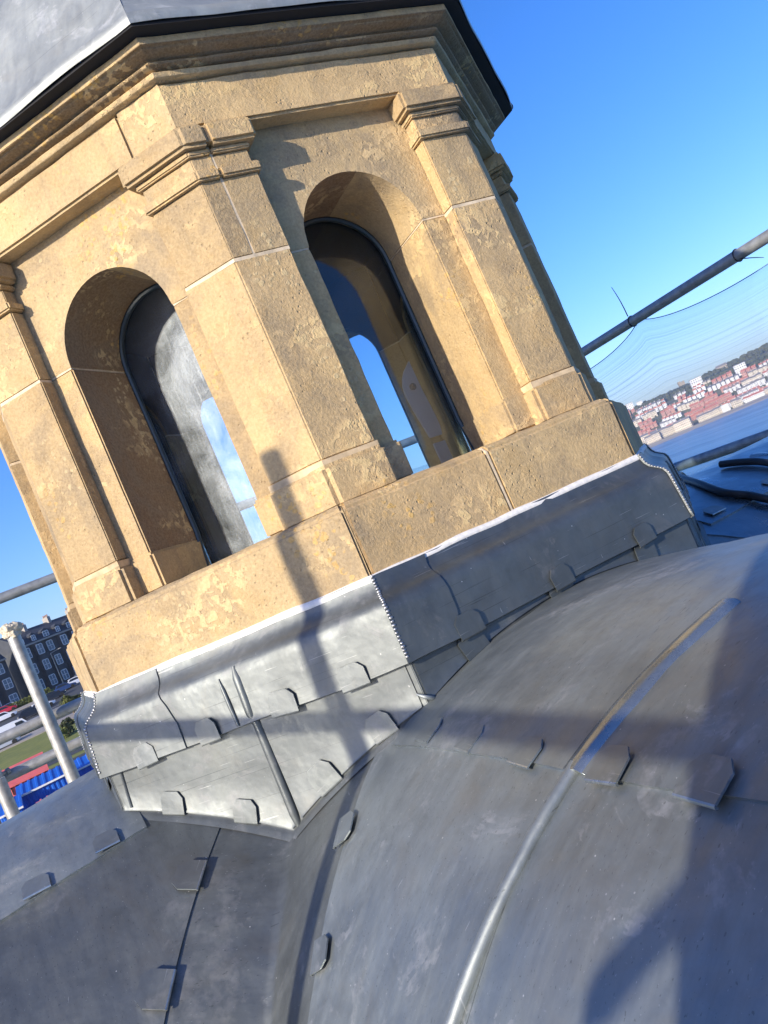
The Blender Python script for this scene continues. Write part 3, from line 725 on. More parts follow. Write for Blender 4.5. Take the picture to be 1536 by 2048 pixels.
# tie stations along the rail (n)
TIES = [-2.05, -1.66, -1.46, -.62, .12, .9, 1.7]
HOLD = [-2.05, -1.62, -.62, .55, 1.7]
def net_top(n):
    for a0, a1 in zip(HOLD, HOLD[1:]):
        if a0 <= n <= a1:
            f = (n - a0) / (a1 - a0); return ZR + .005 - .105 * (4 * f * (1 - f)) ** .62 * min(1, (a1 - a0) / .9)
    return ZR - .1
b = bmesh.new(); uvl = b.loops.layers.uv.new('UVMap'); g = []; NN, NZ = 90, 30
for i in range(NN + 1):
    n = -2.05 + 3.75 * i / NN; row = []; zt = net_top(n)
    near = min(abs(n - h) for h in HOLD)
    for j in range(NZ + 1):
        f = (j / NZ) ** 1.6; z = zt * (1 - f) + (-1.5) * f
        # the lines of the weave are drawn up towards each tie
        pull = (ZR - zt)
        row.append((b.verts.new(W(n, 2.1 + .03 * noise.noise(Vector((n * 1.5, z * 2, 4))) + .012 * noise.noise(Vector((n * 7, z * 5, 1))) + .004, z)), (n, (zt - z) + (ZR - zt) * (1 - math.exp(-5 * (zt - z))))))
    g.append(row)
for A_, B_ in zip(g, g[1:]):
    for q in range(NZ):
        c = (A_[q], B_[q], B_[q + 1], A_[q + 1]); f = b.faces.new([x[0] for x in c])
        for lp, x in zip(f.loops, c): lp[uvl].uv = x[1]
link('net_mesh', b, 'debris_net', NET, None, 80, True)
b = bmesh.new(); tube(b, [W(-2.05 + 3.75 * k / 160, 2.1 + .03 * noise.noise(Vector(((-2.05 + 3.75 * k / 160) * 1.5, net_top(-2.05 + 3.75 * k / 160) * 2, 4))), net_top(-2.05 + 3.75 * k / 160)) for k in range(161)], .0022, 5)
link('net_border', b, 'net_thread', NET, None, 60)
# a short return of the net on the far side
b = bmesh.new(); uvl = b.loops.layers.uv.new('UVMap'); g = []
for i in range(13):
    t = 1.02 + 1.05 * i / 12; row = []; zt = .32 - .10 * sin(pi * i / 12) ** .6 if i else .10
    for j in range(13):
        f = j / 12; z = zt * (1 - f) - 1.5 * f; row.append((b.verts.new(W(-2.13 + .04 * noise.noise(Vector((t * 5, z * 3, 0))), t + .25 * f * (1 - i / 12), z)), (t, f * 1.9)))
    g.append(row)
for A_, B_ in zip(g, g[1:]):
    for q in range(12):
        c = (A_[q], B_[q], B_[q + 1], A_[q + 1]); f = b.faces.new([x[0] for x in c])
        for lp, x in zip(f.loops, c): lp[uvl].uv = x[1]
link('net_mesh', b, 'debris_net', NET, None, 80, True)
TLAB = ['cable tie nearest the stone, short upright tail', 'second cable tie from the stone with an upright tail', None, 'long-tailed cable tie in the middle of the dark top rail', 'cable tie with a drooping tail near the sunlit end of the top rail', None, None]
for n, lab, tail in ((-2.02, 'cable tie nearest the lantern on the top rail, thin upright tail', (0, .0, .16)), (-1.72, 'second cable tie from the lantern, with an upright tail', (.0, .01, .14)), (-.66, 'cable tie with the longest upright tail, midway along the top rail', (.0, -.02, .165)), (.02, 'cable tie with a drooping tail near the sunlit end of the top rail', (.1, .02, -.05))):
    t_ = thing('cable_tie', W(n, 2.1, ZR), lab, 'cable tie', 'cable ties holding the net to the top rail')
    b = bmesh.new(); tube(b, [W(n, 2.1 + .0275 * cos(2 * pi * k / 20), ZR + .0275 * sin(2 * pi * k / 20)) for k in range(21)], .003, 6); o = link('band', b, 'cable_black', t_, None, 60)
    b = bmesh.new(); p0 = W(n, 2.085, ZR + (.03 if tail[2] > 0 else -.015)); tl = Vector(tail); wv = NB * tl.x + TB * tl.y + Vector((0, 0, tl.z))
    tube(b, [p0 + wv * f + NB * (.006 * sin(f * 3)) for f in (0, .25, .5, .75, 1)], [.0026, .0026, .0023, .002, .0014], 6); link('tail', b, 'cable_black', t_, None, 60)
# black cables lying over the shaded barrel
def roof_pt(n, t, h, az=22.5): return RZ(az) @ bp(n, t, h)
def cable(pts, r, label):
    b = bmesh.new(); P = [roof_pt(n, t, r + h) for n, t, h in pts]; out = []
    for k in range(len(P) - 1):
        p0, p1, p2, p3 = P[max(0, k - 1)], P[k], P[k + 1], P[min(len(P) - 1, k + 2)]
        for s_ in range(8):
            u = s_ / 8; out.append(.5 * ((2 * p1) + (p2 - p0) * u + (2 * p0 - 5 * p1 + 4 * p2 - p3) * u * u + (3 * p1 - p0 - 3 * p2 + p3) * u ** 3))
    out.append(P[-1]); tube(b, out, r, 10); setp(link('black_cable', b, 'cable_black', None, None, 60), label, 'cable', 'black cables lying on the far roof')
cable([(1.7, .35, .012), (1.45, .12, .012), (1.328, .008, .01), (1.168, -.22, .008), (1.095, -.374, .008), (1.106, -.453, .008), (1.112, -.52, .008), (1.2, -.7, .01)], .013, 'black cable curving down the shaded blue roof from behind the lead flashing')
cable([(1.387, -.14, .01), (1.387, -.236, .01), (1.378, -.332, .01), (1.33, -.5, .01), (1.3, -.65, .01)], .013, 'short length of black cable lying above the curving one on the blue roof')
# ------------------------------------------------------------------ the tower under the roof
b = bmesh.new(); prism(b, [(x * 1.0, y) for x, y in [tuple(W(n, t, 0).xy) for n, t in ((1.5, 1.5), (1.5, -1.5), (-1.5, -1.5), (-1.5, 1.5))]], -14, -1.9)
setp(link('tower_wall', b, 'inner_stone'), 'plain stone tower carrying the lead roof', 'tower')
# ------------------------------------------------------------------ ground at left: lawns, roads, cabins, cars, terrace
FW = Vector((sin(radians(-23)), cos(radians(-23)), 0)); RT = Vector((FW.y, -FW.x, 0))
gz = lambda a: -8.5 + (a - 55) * .06
def G(a, b_, h=0.0): return Vector((CAMP.x, CAMP.y, 0)) + FW * a + RT * b_ + Vector((0, 0, gz(a) + h))
def polar(az, el):
    """ground point seen at azimuth az (deg, from +y to the right), elevation el"""
    a = 11.69 / (.06 - tan(radians(el)) / cos(radians(az + 23))); return a, a * tan(radians(az + 23))
def ground_mat(name, c1, c2, scale, rough=.9):
    a = NT(name); P = a.pos(); f = a.noise(P, scale, 6, .65); g = a.noise(P, scale * 8, 4, .7)
    c = a.mix(.35, a.ramp(f, [(.3, c1), (.7, c2)]), a.ramp(g, [(.35, c1), (.65, c2)])); MAT[name] = a.fin(c, rough, a.bump(g, .4, .05))
ground_mat('grass', (.10, .125, .02), (.24, .24, .045), .12)
ground_mat('asphalt', (.035, .038, .042), (.06, .062, .066), .3)
ground_mat('paving', (.26, .23, .2), (.36, .33, .29), .5)
ground_mat('sand', (.50, .40, .28), (.60, .49, .35), .02)
ground_mat('hillside', (.07, .085, .035), (.22, .20, .11), .012)
ground_mat('foliage', (.022, .035, .012), (.075, .085, .03), .35)
ground_mat('wood', (.05, .065, .03), (.12, .115, .055), .05)
ground_mat('foliage_light', (.08, .10, .02), (.18, .19, .04), 1.2)
a_ = NT('sea'); P_s = a_.pos((1, 1, 1)); hh = a_.noise(P_s, .05, 6, .65); MAT['sea'] = a_.fin(a_.ramp(a_.noise(P_s, .004, 4), [(.35, (.045, .17, .29)), (.65, (.065, .21, .35))]), .30, a_.bump(hh, .35, 1.2))
def strip(name, a0, a1, b0, b1, h, m, na=10, nb=10, thick=0):
    b = bmesh.new(); g = [[b.verts.new(G(a0 + (a1 - a0) * i / na, b0 + (b1 - b0) * j / nb, h)) for j in range(nb + 1)] for i in range(na + 1)]
    for i in range(na):
        for j in range(nb): b.faces.new((g[i][j], g[i][j + 1], g[i + 1][j + 1], g[i + 1][j]))
    if thick:
        bd = [e for e in b.edges if e.is_boundary]; r = bmesh.ops.extrude_edge_only(b, edges=bd); bmesh.ops.translate(b, verts=[v for v in r['geom'] if isinstance(v, bmesh.types.BMVert)], vec=(0, 0, -thick))
    return setp(link(name, b, m), kind='structure')
strip('lawn', 12, 330, -190, 28, 0, 'grass', 20, 20)
strip('road', 119.5, 166, -180, 27, .02, 'asphalt'); strip('pavement', 166.2, 172, -180, 27, .14, 'paving', thick=.14); strip('footpath', 113.4, 119.3, -180, 27, .14, 'paving', thick=.14)
strip('car_park', 40, 82, -120, 14, .02, 'asphalt'); strip('side_road', 84, 92, -120, 14, .024, 'asphalt')
b = bmesh.new()
for k in range(-20, 6):
    v = [b.verts.new(G(142 + dx, k * 4 + dy, .03)) for dx, dy in ((-.07, 0), (.07, 0), (.07, 2), (-.07, 2))]; b.faces.new(v)
MAT['road_paint'] = plain('road_paint', (.7, .7, .68), .8); setp(link('road_markings', b, 'road_paint', smooth=0), kind='structure')
# parked cars
MAT['glass_dark'] = plain('glass_dark', (.02, .025, .03), .08); MAT['tyre'] = plain('tyre', (.02, .02, .02), .9); MAT['lamp_red'] = plain('lamp_red', (.4, .02, .02), .3); MAT['lamp_clear'] = plain('lamp_clear', (.75, .75, .72), .2)
CARC = {'white': (.75, .76, .78), 'silver': (.42, .44, .47), 'black': (.02, .022, .028), 'blue': (.03, .06, .16), 'red': (.5, .03, .05), 'grey': (.15, .16, .18)}
for k, c in CARC.items(): MAT['car_' + k] = plain('car_' + k, c, .28, .1, .03)
def loft(bm, secs, mi=0):
    rows = [[bm.verts.new(p) for p in s_] for s_ in secs]
    for A_, B_ in zip(rows, rows[1:]):
        for q in range(len(A_)): f = bm.faces.new((A_[q], A_[(q + 1) % len(A_)], B_[(q + 1) % len(A_)], B_[q])); f.material_index = mi
    bm.faces.new(rows[0][::-1]); bm.faces.new(rows[-1])
CARPROTO = {}
def car(az, el, colr, kind, yaw, label):
    a, bb = polar(az, el); o = G(a, bb, .02); t = thing('parked_car', o, label, 'car', 'cars parked along the road at left')
    Lc, Hc = (4.3, 1.48) if kind != 'van' else (5.2, 2.25); Wc = 1.75 if kind != 'van' else 1.95
    R = Matrix.Translation(o) @ Matrix.Rotation(atan2(RT.y, RT.x) + radians(yaw), 4, 'Z')
    key = kind
    if key not in CARPROTO:
        D = {}
        b = bmesh.new(); hw = Wc / 2
        xs = [(-Lc / 2, .45, .62, .86), (-Lc / 2 + .15, .3, .82, .97), (-1.3, .22, .9, 1), (0, .2, .92, 1), (1.2, .22, .88, 1), (Lc / 2 - .25, .28, .75, .96), (Lc / 2, .42, .6, .84)]
        if kind == 'van': xs = [(-Lc / 2, .35, 1.0, .97), (0, .3, 1.05, 1), (1.5, .3, 1.05, 1), (Lc / 2 - .1, .35, .95, .95), (Lc / 2, .45, .8, .88)]
        loft(b, [[(x, -hw * w_, z0), (x, -hw * w_, z1 * .86), (x, -hw * w_ * .93, z1), (x, hw * w_ * .93, z1), (x, hw * w_, z1 * .86), (x, hw * w_, z0)] for x, z0, z1, w_ in xs]); D['body'] = b
        b = bmesh.new(); r = [(-1.75, .86, .86), (-1.2, Hc - .08, .72), (-.3, Hc, .72), (.35, Hc - .06, .72), (1.05, .88, .84)] if kind != 'van' else [(-2.6, 1.0, .95), (-2.55, Hc - .05, .88), (0, Hc, .88), (1.1, Hc - .1, .86), (1.85, 1.02, .9)]
        def side(sg): return [(x, sg * hw * w_, z) for x, z, w_ in r]
        A_ = [b.verts.new(p) for p in side(-1)]; B_ = [b.verts.new(p) for p in side(1)]
        for q in range(len(r) - 1): f = b.faces.new((A_[q], A_[q + 1], B_[q + 1], B_[q])); f.material_index = 0
        b.faces.new(A_[::-1]); b.faces.new(B_); b.faces.new((A_[0], B_[0], B_[-1], A_[-1])); D['cabin'] = b
        b = bmesh.new()
        sidewin = [(-1.45, .93), (-1.08, Hc - .16), (-.3, Hc - .12), (.22, Hc - .15), (.78, .93)] if kind != 'van' else [(.1, 1.15), (.1, Hc - .3), (.95, Hc - .3), (1.5, 1.15)]
        for sg in (-1, 1):
            v = [b.verts.new((x, sg * hw * (.885 - .13 * (z - .93) / max(.1, Hc - .93)) if kind != 'van' else sg * hw * .935, z)) for x, z in sidewin]; b.faces.new(v if sg > 0 else v[::-1])
        def slab(x0, z0, x1, z1, off): v = [b.verts.new(p) for p in ((x0 + off, -hw * .74, z0), (x0 + off, hw * .74, z0), (x1 + off, hw * .64, z1 + .01), (x1 + off, -hw * .64, z1 + .01))]; b.faces.new(v)
        if kind != 'van': slab(1.0, .93, .42, Hc - .12, .04); slab(-1.68, .95, -1.28, Hc - .16, -.04)
        else: slab(1.82, 1.12, 1.2, Hc - .25, .04)
        D['window'] = b
        b = bmesh.new(); 
        bmesh.ops.create_cone(b, cap_ends=True, segments=16, radius1=.32, radius2=.32, depth=.2, matrix=Matrix.Rotation(pi / 2, 4, 'X')); D['wheel'] = b
        b = bmesh.new(); box(b, -.02, .02, -.18, .18, -.07, .07); D['headlight'] = b
        CARPROTO[key] = {}
        for k, bm in D.items():
            bmesh.ops.recalc_face_normals(bm, faces=bm.faces); me = bpy.data.meshes.new(k); bm.to_mesh(me); bm.free()
            me.polygons.foreach_set('use_smooth', [True] * len(me.polygons)); me.set_sharp_from_angle(angle=radians(35)); CARPROTO[key][k] = me
    PM = CARPROTO[key]
    def part(k, m, mat):
        me = PM[k]
        if k in ('body', 'cabin'): me = me.copy(); me.materials.clear()
        if not me.materials: me.materials.append(MAT[m])
        o_ = bpy.data.objects.new(k, me); COL.objects.link(o_); o_.matrix_world = R @ mat; par(o_, t)
    I = Matrix.Identity(4); part('body', 'car_' + colr, I); part('cabin', 'car_' + colr, I); part('window', 'glass_dark', I)
    wx = Lc / 2 - .8
    for x in (-wx, wx):
        for y in (-1, 1): part('wheel', 'tyre', Matrix.Translation((x, y * (Wc / 2 - .08), .32)))
    for y in (-1, 1): part('headlight', 'lamp_clear', Matrix.Translation((Lc / 2 - .02, y * (Wc / 2 - .3), .66)))
car(-20.75, -.55, 'white', 'saloon', 8, 'white car nearest the stone, parked in front of the terrace')
car(-21.55, -.62, 'blue', 'saloon', 8, 'dark blue car parked just left of the white one')
car(-22.35, -.85, 'black', 'saloon', 10, 'black car beside the tall upright, behind the palms')
car(-23.9, -1.25, 'black', 'saloon', 12, 'black car alone on the road left of the tall upright')
car(-23.2, -1.15, 'white', 'saloon', 10, 'white car half hidden behind the tall upright')
car(-25.15, -.42, 'red', 'saloon', 5, 'red car at the left edge, near the hedge')
car(-24.75, -.36, 'silver', 'saloon', 5, 'silver car beside the red one, near the hedge')
car(-25.35, -.78, 'white', 'saloon', 5, 'white car at the left edge, in front of the red one')
car(-25.0, -2.1, 'white', 'van', 4, 'white van parked along the near kerb')
car(-26.0, -2.35, 'silver', 'saloon', 4, 'silver car behind the white van, cut by the left edge')
car(-20.2, -.3, 'grey', 'saloon', 8, 'grey car partly hidden by the stone plinth')
# palms, shrubs, hedge
MAT['bark'] = plain('bark', (.16, .12, .08), .9)
def blades(b, c, n, ln, rng, droop=.5, wd=.05):
    for k in range(n):
        th = rng.uniform(0, 2 * pi); el = rng.uniform(-.35, 1.2); d = Vector((cos(th) * cos(el), sin(th) * cos(el), sin(el))); s_ = d.cross(Vector((0, 0, 1))).normalized() * wd
        p1 = c + d * ln * .55; p2 = c + d * ln + Vector((0, 0, -droop * ln * rng.uniform(.4, 1)))
        v = [b.verts.new(p) for p in (c - s_ * .6, c + s_ * .6, p1 + s_, p1 - s_)]; w_ = b.verts.new(p2); b.faces.new(v); b.faces.new((v[3], v[2], w_))
def palm(az, el, h, label, nh=2, ln=.95):
    rng = random.Random(int(az * 100)); a, bb = polar(az, el); o = G(a, bb); t = thing('cabbage_palm', o, label, 'palm tree', 'palms on the lawn')
    b = bmesh.new(); tops = []
    for k in range(nh):
        tp = o + Vector((rng.uniform(-.5, .5), rng.uniform(-.4, .4), h * rng.uniform(.75, 1))); tops.append(tp); tube(b, [o, o.lerp(tp, .5) + Vector((0, .05, 0)), tp], [.16, .12, .1], 8)
    link('trunk', b, 'bark', t)
    b = bmesh.new()
    for tp in tops: blades(b, tp, 150, ln * 1.35, rng, .5, .07)
    link('crown', b, 'foliage_light', t, None, 0)
palm(-21.55, -2.35, 2.5, 'palm with a round leafy head left of the flashing, above the upper rail', 2)
palm(-21.0, -2.3, 2.0, 'lower palm beside it, tucked against the flashing', 2)
palm(-20.6, -2.9, 1.6, 'bright green palm touching the edge of the lead flashing', 2, 1.1)
def shrub(az, el, r, h, label, cat='shrub', m='foliage', n=260, name='shrub'):
    rng = random.Random(int(az * 77 + r * 10)); a, bb = polar(az, el); o = G(a, bb); t = thing(name, o, label, cat, 'shrubs on the lawn' if name == 'shrub' else None)
    b = bmesh.new()
    for k in range(5): tube(b, [o, o + Vector((rng.uniform(-r, r) * .6, rng.uniform(-r, r) * .6, h * .7))], [.05, .02], 5)
    link('stem', b, 'bark', t)
    b = bmesh.new()
    for k in range(n):
        th = rng.uniform(0, 2 * pi); f = rng.random() ** .4; z = rng.random(); c = o + Vector((cos(th) * r * f * (1 - .4 * z), sin(th) * r * f * (1 - .4 * z), h * z))
        u = Vector((rng.uniform(-1, 1), rng.uniform(-1, 1), rng.uniform(-1, 1))).normalized(); w_ = u.orthogonal().normalized(); s1 = rng.uniform(.1, .2)
        b.faces.new([b.verts.new(c + u * s1), b.verts.new(c + w_ * s1 * .6), b.verts.new(c - u * s1), b.verts.new(c - w_ * s1 * .6)])
    link('leaves', b, m, t, None, 0)
shrub(-22.7, -3.35, .8, 1.1, 'spiky green shrub beside the tall upright, between the two rails', m='foliage_light')
shrub(-22.35, -3.25, .8, 1.2, 'dark shrub just right of the spiky one', )
shrub(-22.2, -2.75, .9, .9, 'low dark shrub on the lit strip of lawn')
rngh = random.Random(5); b = bmesh.new()
for k in range(2600):
    c = G(174.5 + rngh.uniform(-.6, .6), -14 + 16 * rngh.random(), rngh.uniform(.0, 1.25)); u = Vector((rngh.uniform(-1, 1), rngh.uniform(-1, 1), rngh.uniform(-1, 1))).normalized(); w_ = u.orthogonal().normalized(); s1 = rngh.uniform(.1, .22)
    b.faces.new([b.verts.new(c + u * s1), b.verts.new(c + w_ * s1 * .6), b.verts.new(c - u * s1), b.verts.new(c - w_ * s1 * .6)])
setp(link('hedge', b, 'foliage_light', None, None, 0), 'clipped green hedge in front of the terrace at the left edge', 'hedge')
# street lamp
a, bb = polar(-21.5, -.22); o = G(a, bb); LT = thing('street_lamp', o, 'slim pale street lamp with a short arm, in front of the dark terrace', 'street lamp')
b = bmesh.new(); tube(b, [o, o + Vector((0, 0, 7.0))], [.11, .07], 8); link('post', b, 'tube', LT)
b = bmesh.new(); tube(b, [o + Vector((0, 0, 6.95)), o + Vector((0, 0, 7.05)) + RT * .5, o + Vector((0, 0, 7.2)) + RT * 1.6], .05, 6); link('arm', b, 'tube', LT)
b = bmesh.new(); c = o + Vector((0, 0, 7.22)) + RT * 1.9; bmesh.ops.create_uvsphere(b, u_segments=10, v_segments=6, radius=.3, matrix=Matrix.Translation(c) @ Matrix.Diagonal((1.4, .6, .35, 1))); link('lantern', b, 'tube', LT)
# site cabins and skips below
MAT['cabin_blue'] = plain('cabin_blue', (.012, .11, .50), .4, 0, .12, 1.5); MAT['cabin_red'] = plain('cabin_red', (.62, .13, .12), .5, 0, .1, 1.5); MAT['cabin_red_dark'] = plain('cabin_red_dark', (.05, .01, .01), .8); MAT['white_trim'] = plain('white_trim', (.72, .72, .70), .6)
def ribbed(b, p0, p1, z0, z1, out, pitch=.28, dep=.05, up=None):
    """trapezoid-ribbed wall from p0 to p1 (z0..z1); up: optional offset of the top edge"""
    d = (p1 - p0); L = d.length; d.normalize(); n = max(1, int(L / pitch)); pts = []
    for k in range(n):
        for f, o_ in ((0, 0), (.35, 0), (.5, 1), (.85, 1)): pts.append(p0 + d * (L * (k + f) / n) + out * dep * o_)
    pts.append(p1); up = up or Vector((0, 0, 0))
    lo = [b.verts.new((p.x, p.y, z0)) for p in pts]; hi = [b.verts.new(Vector((p.x, p.y, z1)) + up) for p in pts]
    for k in range(len(pts) - 1): b.faces.new((lo[k], lo[k + 1], hi[k + 1], hi[k]))
def cabin(az0, az1, el_eave, a, depth, rise, mat, label, roofmat=None, ribs=True, slots=False):
    b0, b1 = a * tan(radians(az0 + 23)), a * tan(radians(az1 + 23)); ze = CAMP.z + a / cos(radians(az0 + 23)) * tan(radians(el_eave))
    g0 = G(a, (b0 + b1) / 2); t = thing('site_cabin', Vector((g0.x, g0.y, g0.z)), label, 'site cabin', 'site cabins below the roof')
    P0 = G(a, b0); P1 = G(a, b1); Q0 = G(a + depth, b0); Q1 = G(a + depth, b1); zb = g0.z
    b = bmesh.new(); ribbed(b, P0, P1, zb, ze, -FW); ribbed(b, P1, Q1, zb, ze - .02, RT); ribbed(b, Q0, P0, zb, ze - .02, -RT)
    v = [b.verts.new((p.x, p.y, z)) for p, z in ((Q0, zb), (Q1, zb), (Q1, ze + rise), (Q0, ze + rise))]; b.faces.new(v); link('wall', b, mat, t, None, 20, True)
    b = bmesh.new(); A0, A1 = P0 - FW * .15 - RT * .1, P1 - FW * .15 + RT * .1; B0, B1 = Q0 - RT * .1, Q1 + RT * .1
    A0.z = A1.z = ze; B0.z = B1.z = ze + rise; nn = max(3, int((b1 - b0) / .42)); up_ = (A1 - A0).cross(B0 - A0).normalized()
    pts = []
    for k in range(nn):
        for f, o_ in ((0, 0), (.6, 0), (.68, 1), (.92, 1)): pts.append(((k + f) / nn, o_ * (.07 if ribs else .0)))
    pts.append((1, 0))
    lo = [b.verts.new(A0.lerp(A1, f) + up_ * h) for f, h in pts]; hi = [b.verts.new(B0.lerp(B1, f) + up_ * h) for f, h in pts]
    for k in range(len(pts) - 1): b.faces.new((lo[k], lo[k + 1], hi[k + 1], hi[k]))
    link('roof', b, roofmat or mat, t, None, 20)
    b = bmesh.new(); box(b, 0, (A1 - A0).length, -.03, .03, -.06, .05); link('eaves_trim', b, 'white_trim' if not slots else mat, t, Matrix.Translation(A0 - FW * .03) @ Matrix.Rotation(atan2(RT.y, RT.x), 4, 'Z'), 0)
    if slots:
        n = 9
        for k in range(n):
            b = bmesh.new(); w_ = (b1 - b0) / n; box(b, w_ * (k + .32), w_ * (k + .68), -.075, .04, -.62, -.06); link('slot', b, 'cabin_red_dark', t, Matrix.Translation(Vector((P0.x, P0.y, ze))) @ Matrix.Rotation(atan2(RT.y, RT.x), 4, 'Z'), 0)
cabin(-26.9, -24.25, -4.62, 66, 2.6, 1.15, 'cabin_red', 'faded red site cabin with a plain sloping lid and a row of dark slots', None, False, True)
cabin(-26.3, -23.3, -5.4, 57, 2.6, .42, 'cabin_blue', 'long blue ribbed site cabin in front of the red one')
cabin(-22.75, -21.2, -5.5, 60, 2.6, .45, 'cabin_blue', 'blue site cabin right of the tall upright, beside the flashing')
cabin(-27.6, -26.35, -6.0, 54, 2.6, .5, 'cabin_blue', 'blue site cabin at the left edge, behind the short upright')
cabin(-25.5, -24.5, -6.42, 50, 1.0, .12, 'cabin_red', 'small red cabin whose top edge just shows over the roof')
# terrace houses
MAT['dark_brick'] = plain('dark_brick', (.062, .066, .072), .9, 0, .25, .8); MAT['slate'] = plain('slate', (.045, .05, .06), .7, 0, .2, .6); MAT['sill'] = plain('sill', (.34, .31, .27), .8); MAT['pane'] = plain('pane', (.10, .16, .22), .12); MAT['pale_frame'] = plain('pale_frame', (.62, .64, .66), .6); MAT['pot'] = plain('pot', (.35, .2, .13), .9)
def terrace(name, center, base_z, Ls, ncol, nrow, eave, ridge, label, yaw=None, bay=True):
    t = thing(name, center, label, 'building', None); R = Matrix.Translation(Vector((center.x, center.y, base_z))) @ RZ(-35.0 if yaw is None else yaw); dp = 9.0
    t.location = (center.x, center.y, base_z)
    def add(nm, b, m, p=t, sm=0): return link(nm, b, m, p, R, sm)
    b = bmesh.new(); box(b, -Ls / 2, Ls / 2, 0, dp, 0, eave); wall = add('wall', b, 'dark_brick')
    b = bmesh.new(); x0, x1 = -Ls / 2, Ls / 2
    pr_ = [(-.3, eave + .32), (1.4, eave + 2.1), (dp / 2, ridge), (dp, eave + .32), (dp, eave), (-.3, eave)]
    A_ = [b.verts.new((x0, y, z)) for y, z in pr_]; B_ = [b.verts.new((x1, y, z)) for y, z in pr_]
    for k in range(len(pr_)): b.faces.new((A_[k], A_[(k + 1) % 6], B_[(k + 1) % 6], B_[k]))
    b.faces.new(A_); b.faces.new(B_[::-1]); roof = add('roof', b, 'slate')
    b = bmesh.new(); box(b, x0, x1, -.55, -.31, eave - .12, eave + .22); add('gutter_cornice', b, 'sill')
    sp = Ls / ncol; H = eave / nrow
    wb = bmesh.new(); box(wb, -.75, .75, -.10, .02, 0, 1.9); wb.free()
    wme = {}
    def window(x, y, z, w_, h_, key, m='pale_frame', par_=wall):
        if key not in wme:
            b = bmesh.new()
            for q in ((-w_ / 2 - .12, -w_ / 2, 0, h_), (w_ / 2, w_ / 2 + .12, 0, h_), (-w_ / 2, w_ / 2, -.14, 0), (-w_ / 2, w_ / 2, h_, h_ + .14), (-.04, .04, 0, h_), (-w_ / 2, -.04, h_ / 2 - .04, h_ / 2 + .04), (.04, w_ / 2, h_ / 2 - .04, h_ / 2 + .04)): box(b, q[0], q[1], -.10, .0, q[2], q[3])
            f = bpy.data.meshes.new('window'); b.to_mesh(f); b.free(); f.materials.append(MAT[m])
            b = bmesh.new(); v = [b.verts.new(p) for p in ((-w_ / 2, -.03, 0), (w_ / 2, -.03, 0), (w_ / 2, -.03, h_), (-w_ / 2, -.03, h_))]; b.faces.new(v); p = bpy.data.meshes.new('pane'); b.to_mesh(p); b.free(); p.materials.append(MAT['pane']); wme[key] = (f, p)
        o_ = bpy.data.objects.new('window', wme[key][0]); COL.objects.link(o_); o_.matrix_world = R @ Matrix.Translation((x, y, z)); par(o_, t)
        q_ = bpy.data.objects.new('pane', wme[key][1]); COL.objects.link(q_); q_.matrix_basis = Matrix.Identity(4); q_.parent = o_
    for c in range(ncol):
        x = x0 + sp * (c + .5)
        if bay:
            b = bmesh.new(); q = [(x - sp * .36, -.002), (x - sp * .26, -.8), (x + sp * .26, -.8), (x + sp * .36, -.002)]; prism(b, q, 0, eave - .15 - (H if c % 3 == 2 else 0)); add('bay', b, 'dark_brick')
        for r in range(nrow):
            top = (c % 3 == 2 and r == nrow - 1)
            window(x, -.806 if bay and not top else -.004, H * r + .85, sp * .42, H * .56, 'w')
        # attic dormers
        b = bmesh.new(); dw = sp * (.30 if c % 2 == 0 else .2); box(b, x - dw, x + dw, -.05, 1.6, eave + .33, eave + 1.75); vs_ = [b.verts.new(p) for p in ((x - dw - .1, -.1, eave + 1.76), (x + dw + .1, -.1, eave + 1.76), (x, -.1, eave + 2.3), (x - dw - .1, 1.9, eave + 1.76), (x + dw + .1, 1.9, eave + 1.76), (x, 1.9, eave + 2.3))]
        for q in ((0, 1, 2), (3, 5, 4), (0, 2, 5, 3), (1, 4, 5, 2), (0, 3, 4, 1)): b.faces.new([vs_[k] for k in q])
        add('dormer', b, 'slate'); window(x, -.055, eave + .55, dw * 1.3, 1.0, 'd%d' % (c % 2))
        if c % 2 == 1:
            b = bmesh.new(); xx = x + sp / 2; box(b, xx - .35, xx + .35, dp / 2 - 1.0, dp / 2 + 1.0, ridge - .9, ridge + 1.0); add('chimney', b, 'sill')
            for k in range(4):
                b = bmesh.new(); tube(b, [(xx, dp / 2 - .75 + .5 * k, ridge + 1.0), (xx, dp / 2 - .75 + .5 * k, ridge + 1.5)], .13, 6); add('chimney_pot', b, 'pot')
    return t
def azp(az, d): return Vector((CAMP.x + d * sin(radians(az)), CAMP.y + d * cos(radians(az)), 0))
terrace('terrace', azp(-20.2, 191), -.75, 24, 8, 3, 10.35, 14.0, 'tall dark stone terrace with bays, white attic windows and chimneys behind the car park')
terrace('gabled_house', azp(-25.6, 176), -1.2, 11, 3, 3, 9.6, 13.6, 'darker gabled end house at the left edge beside the terrace', -35.0)
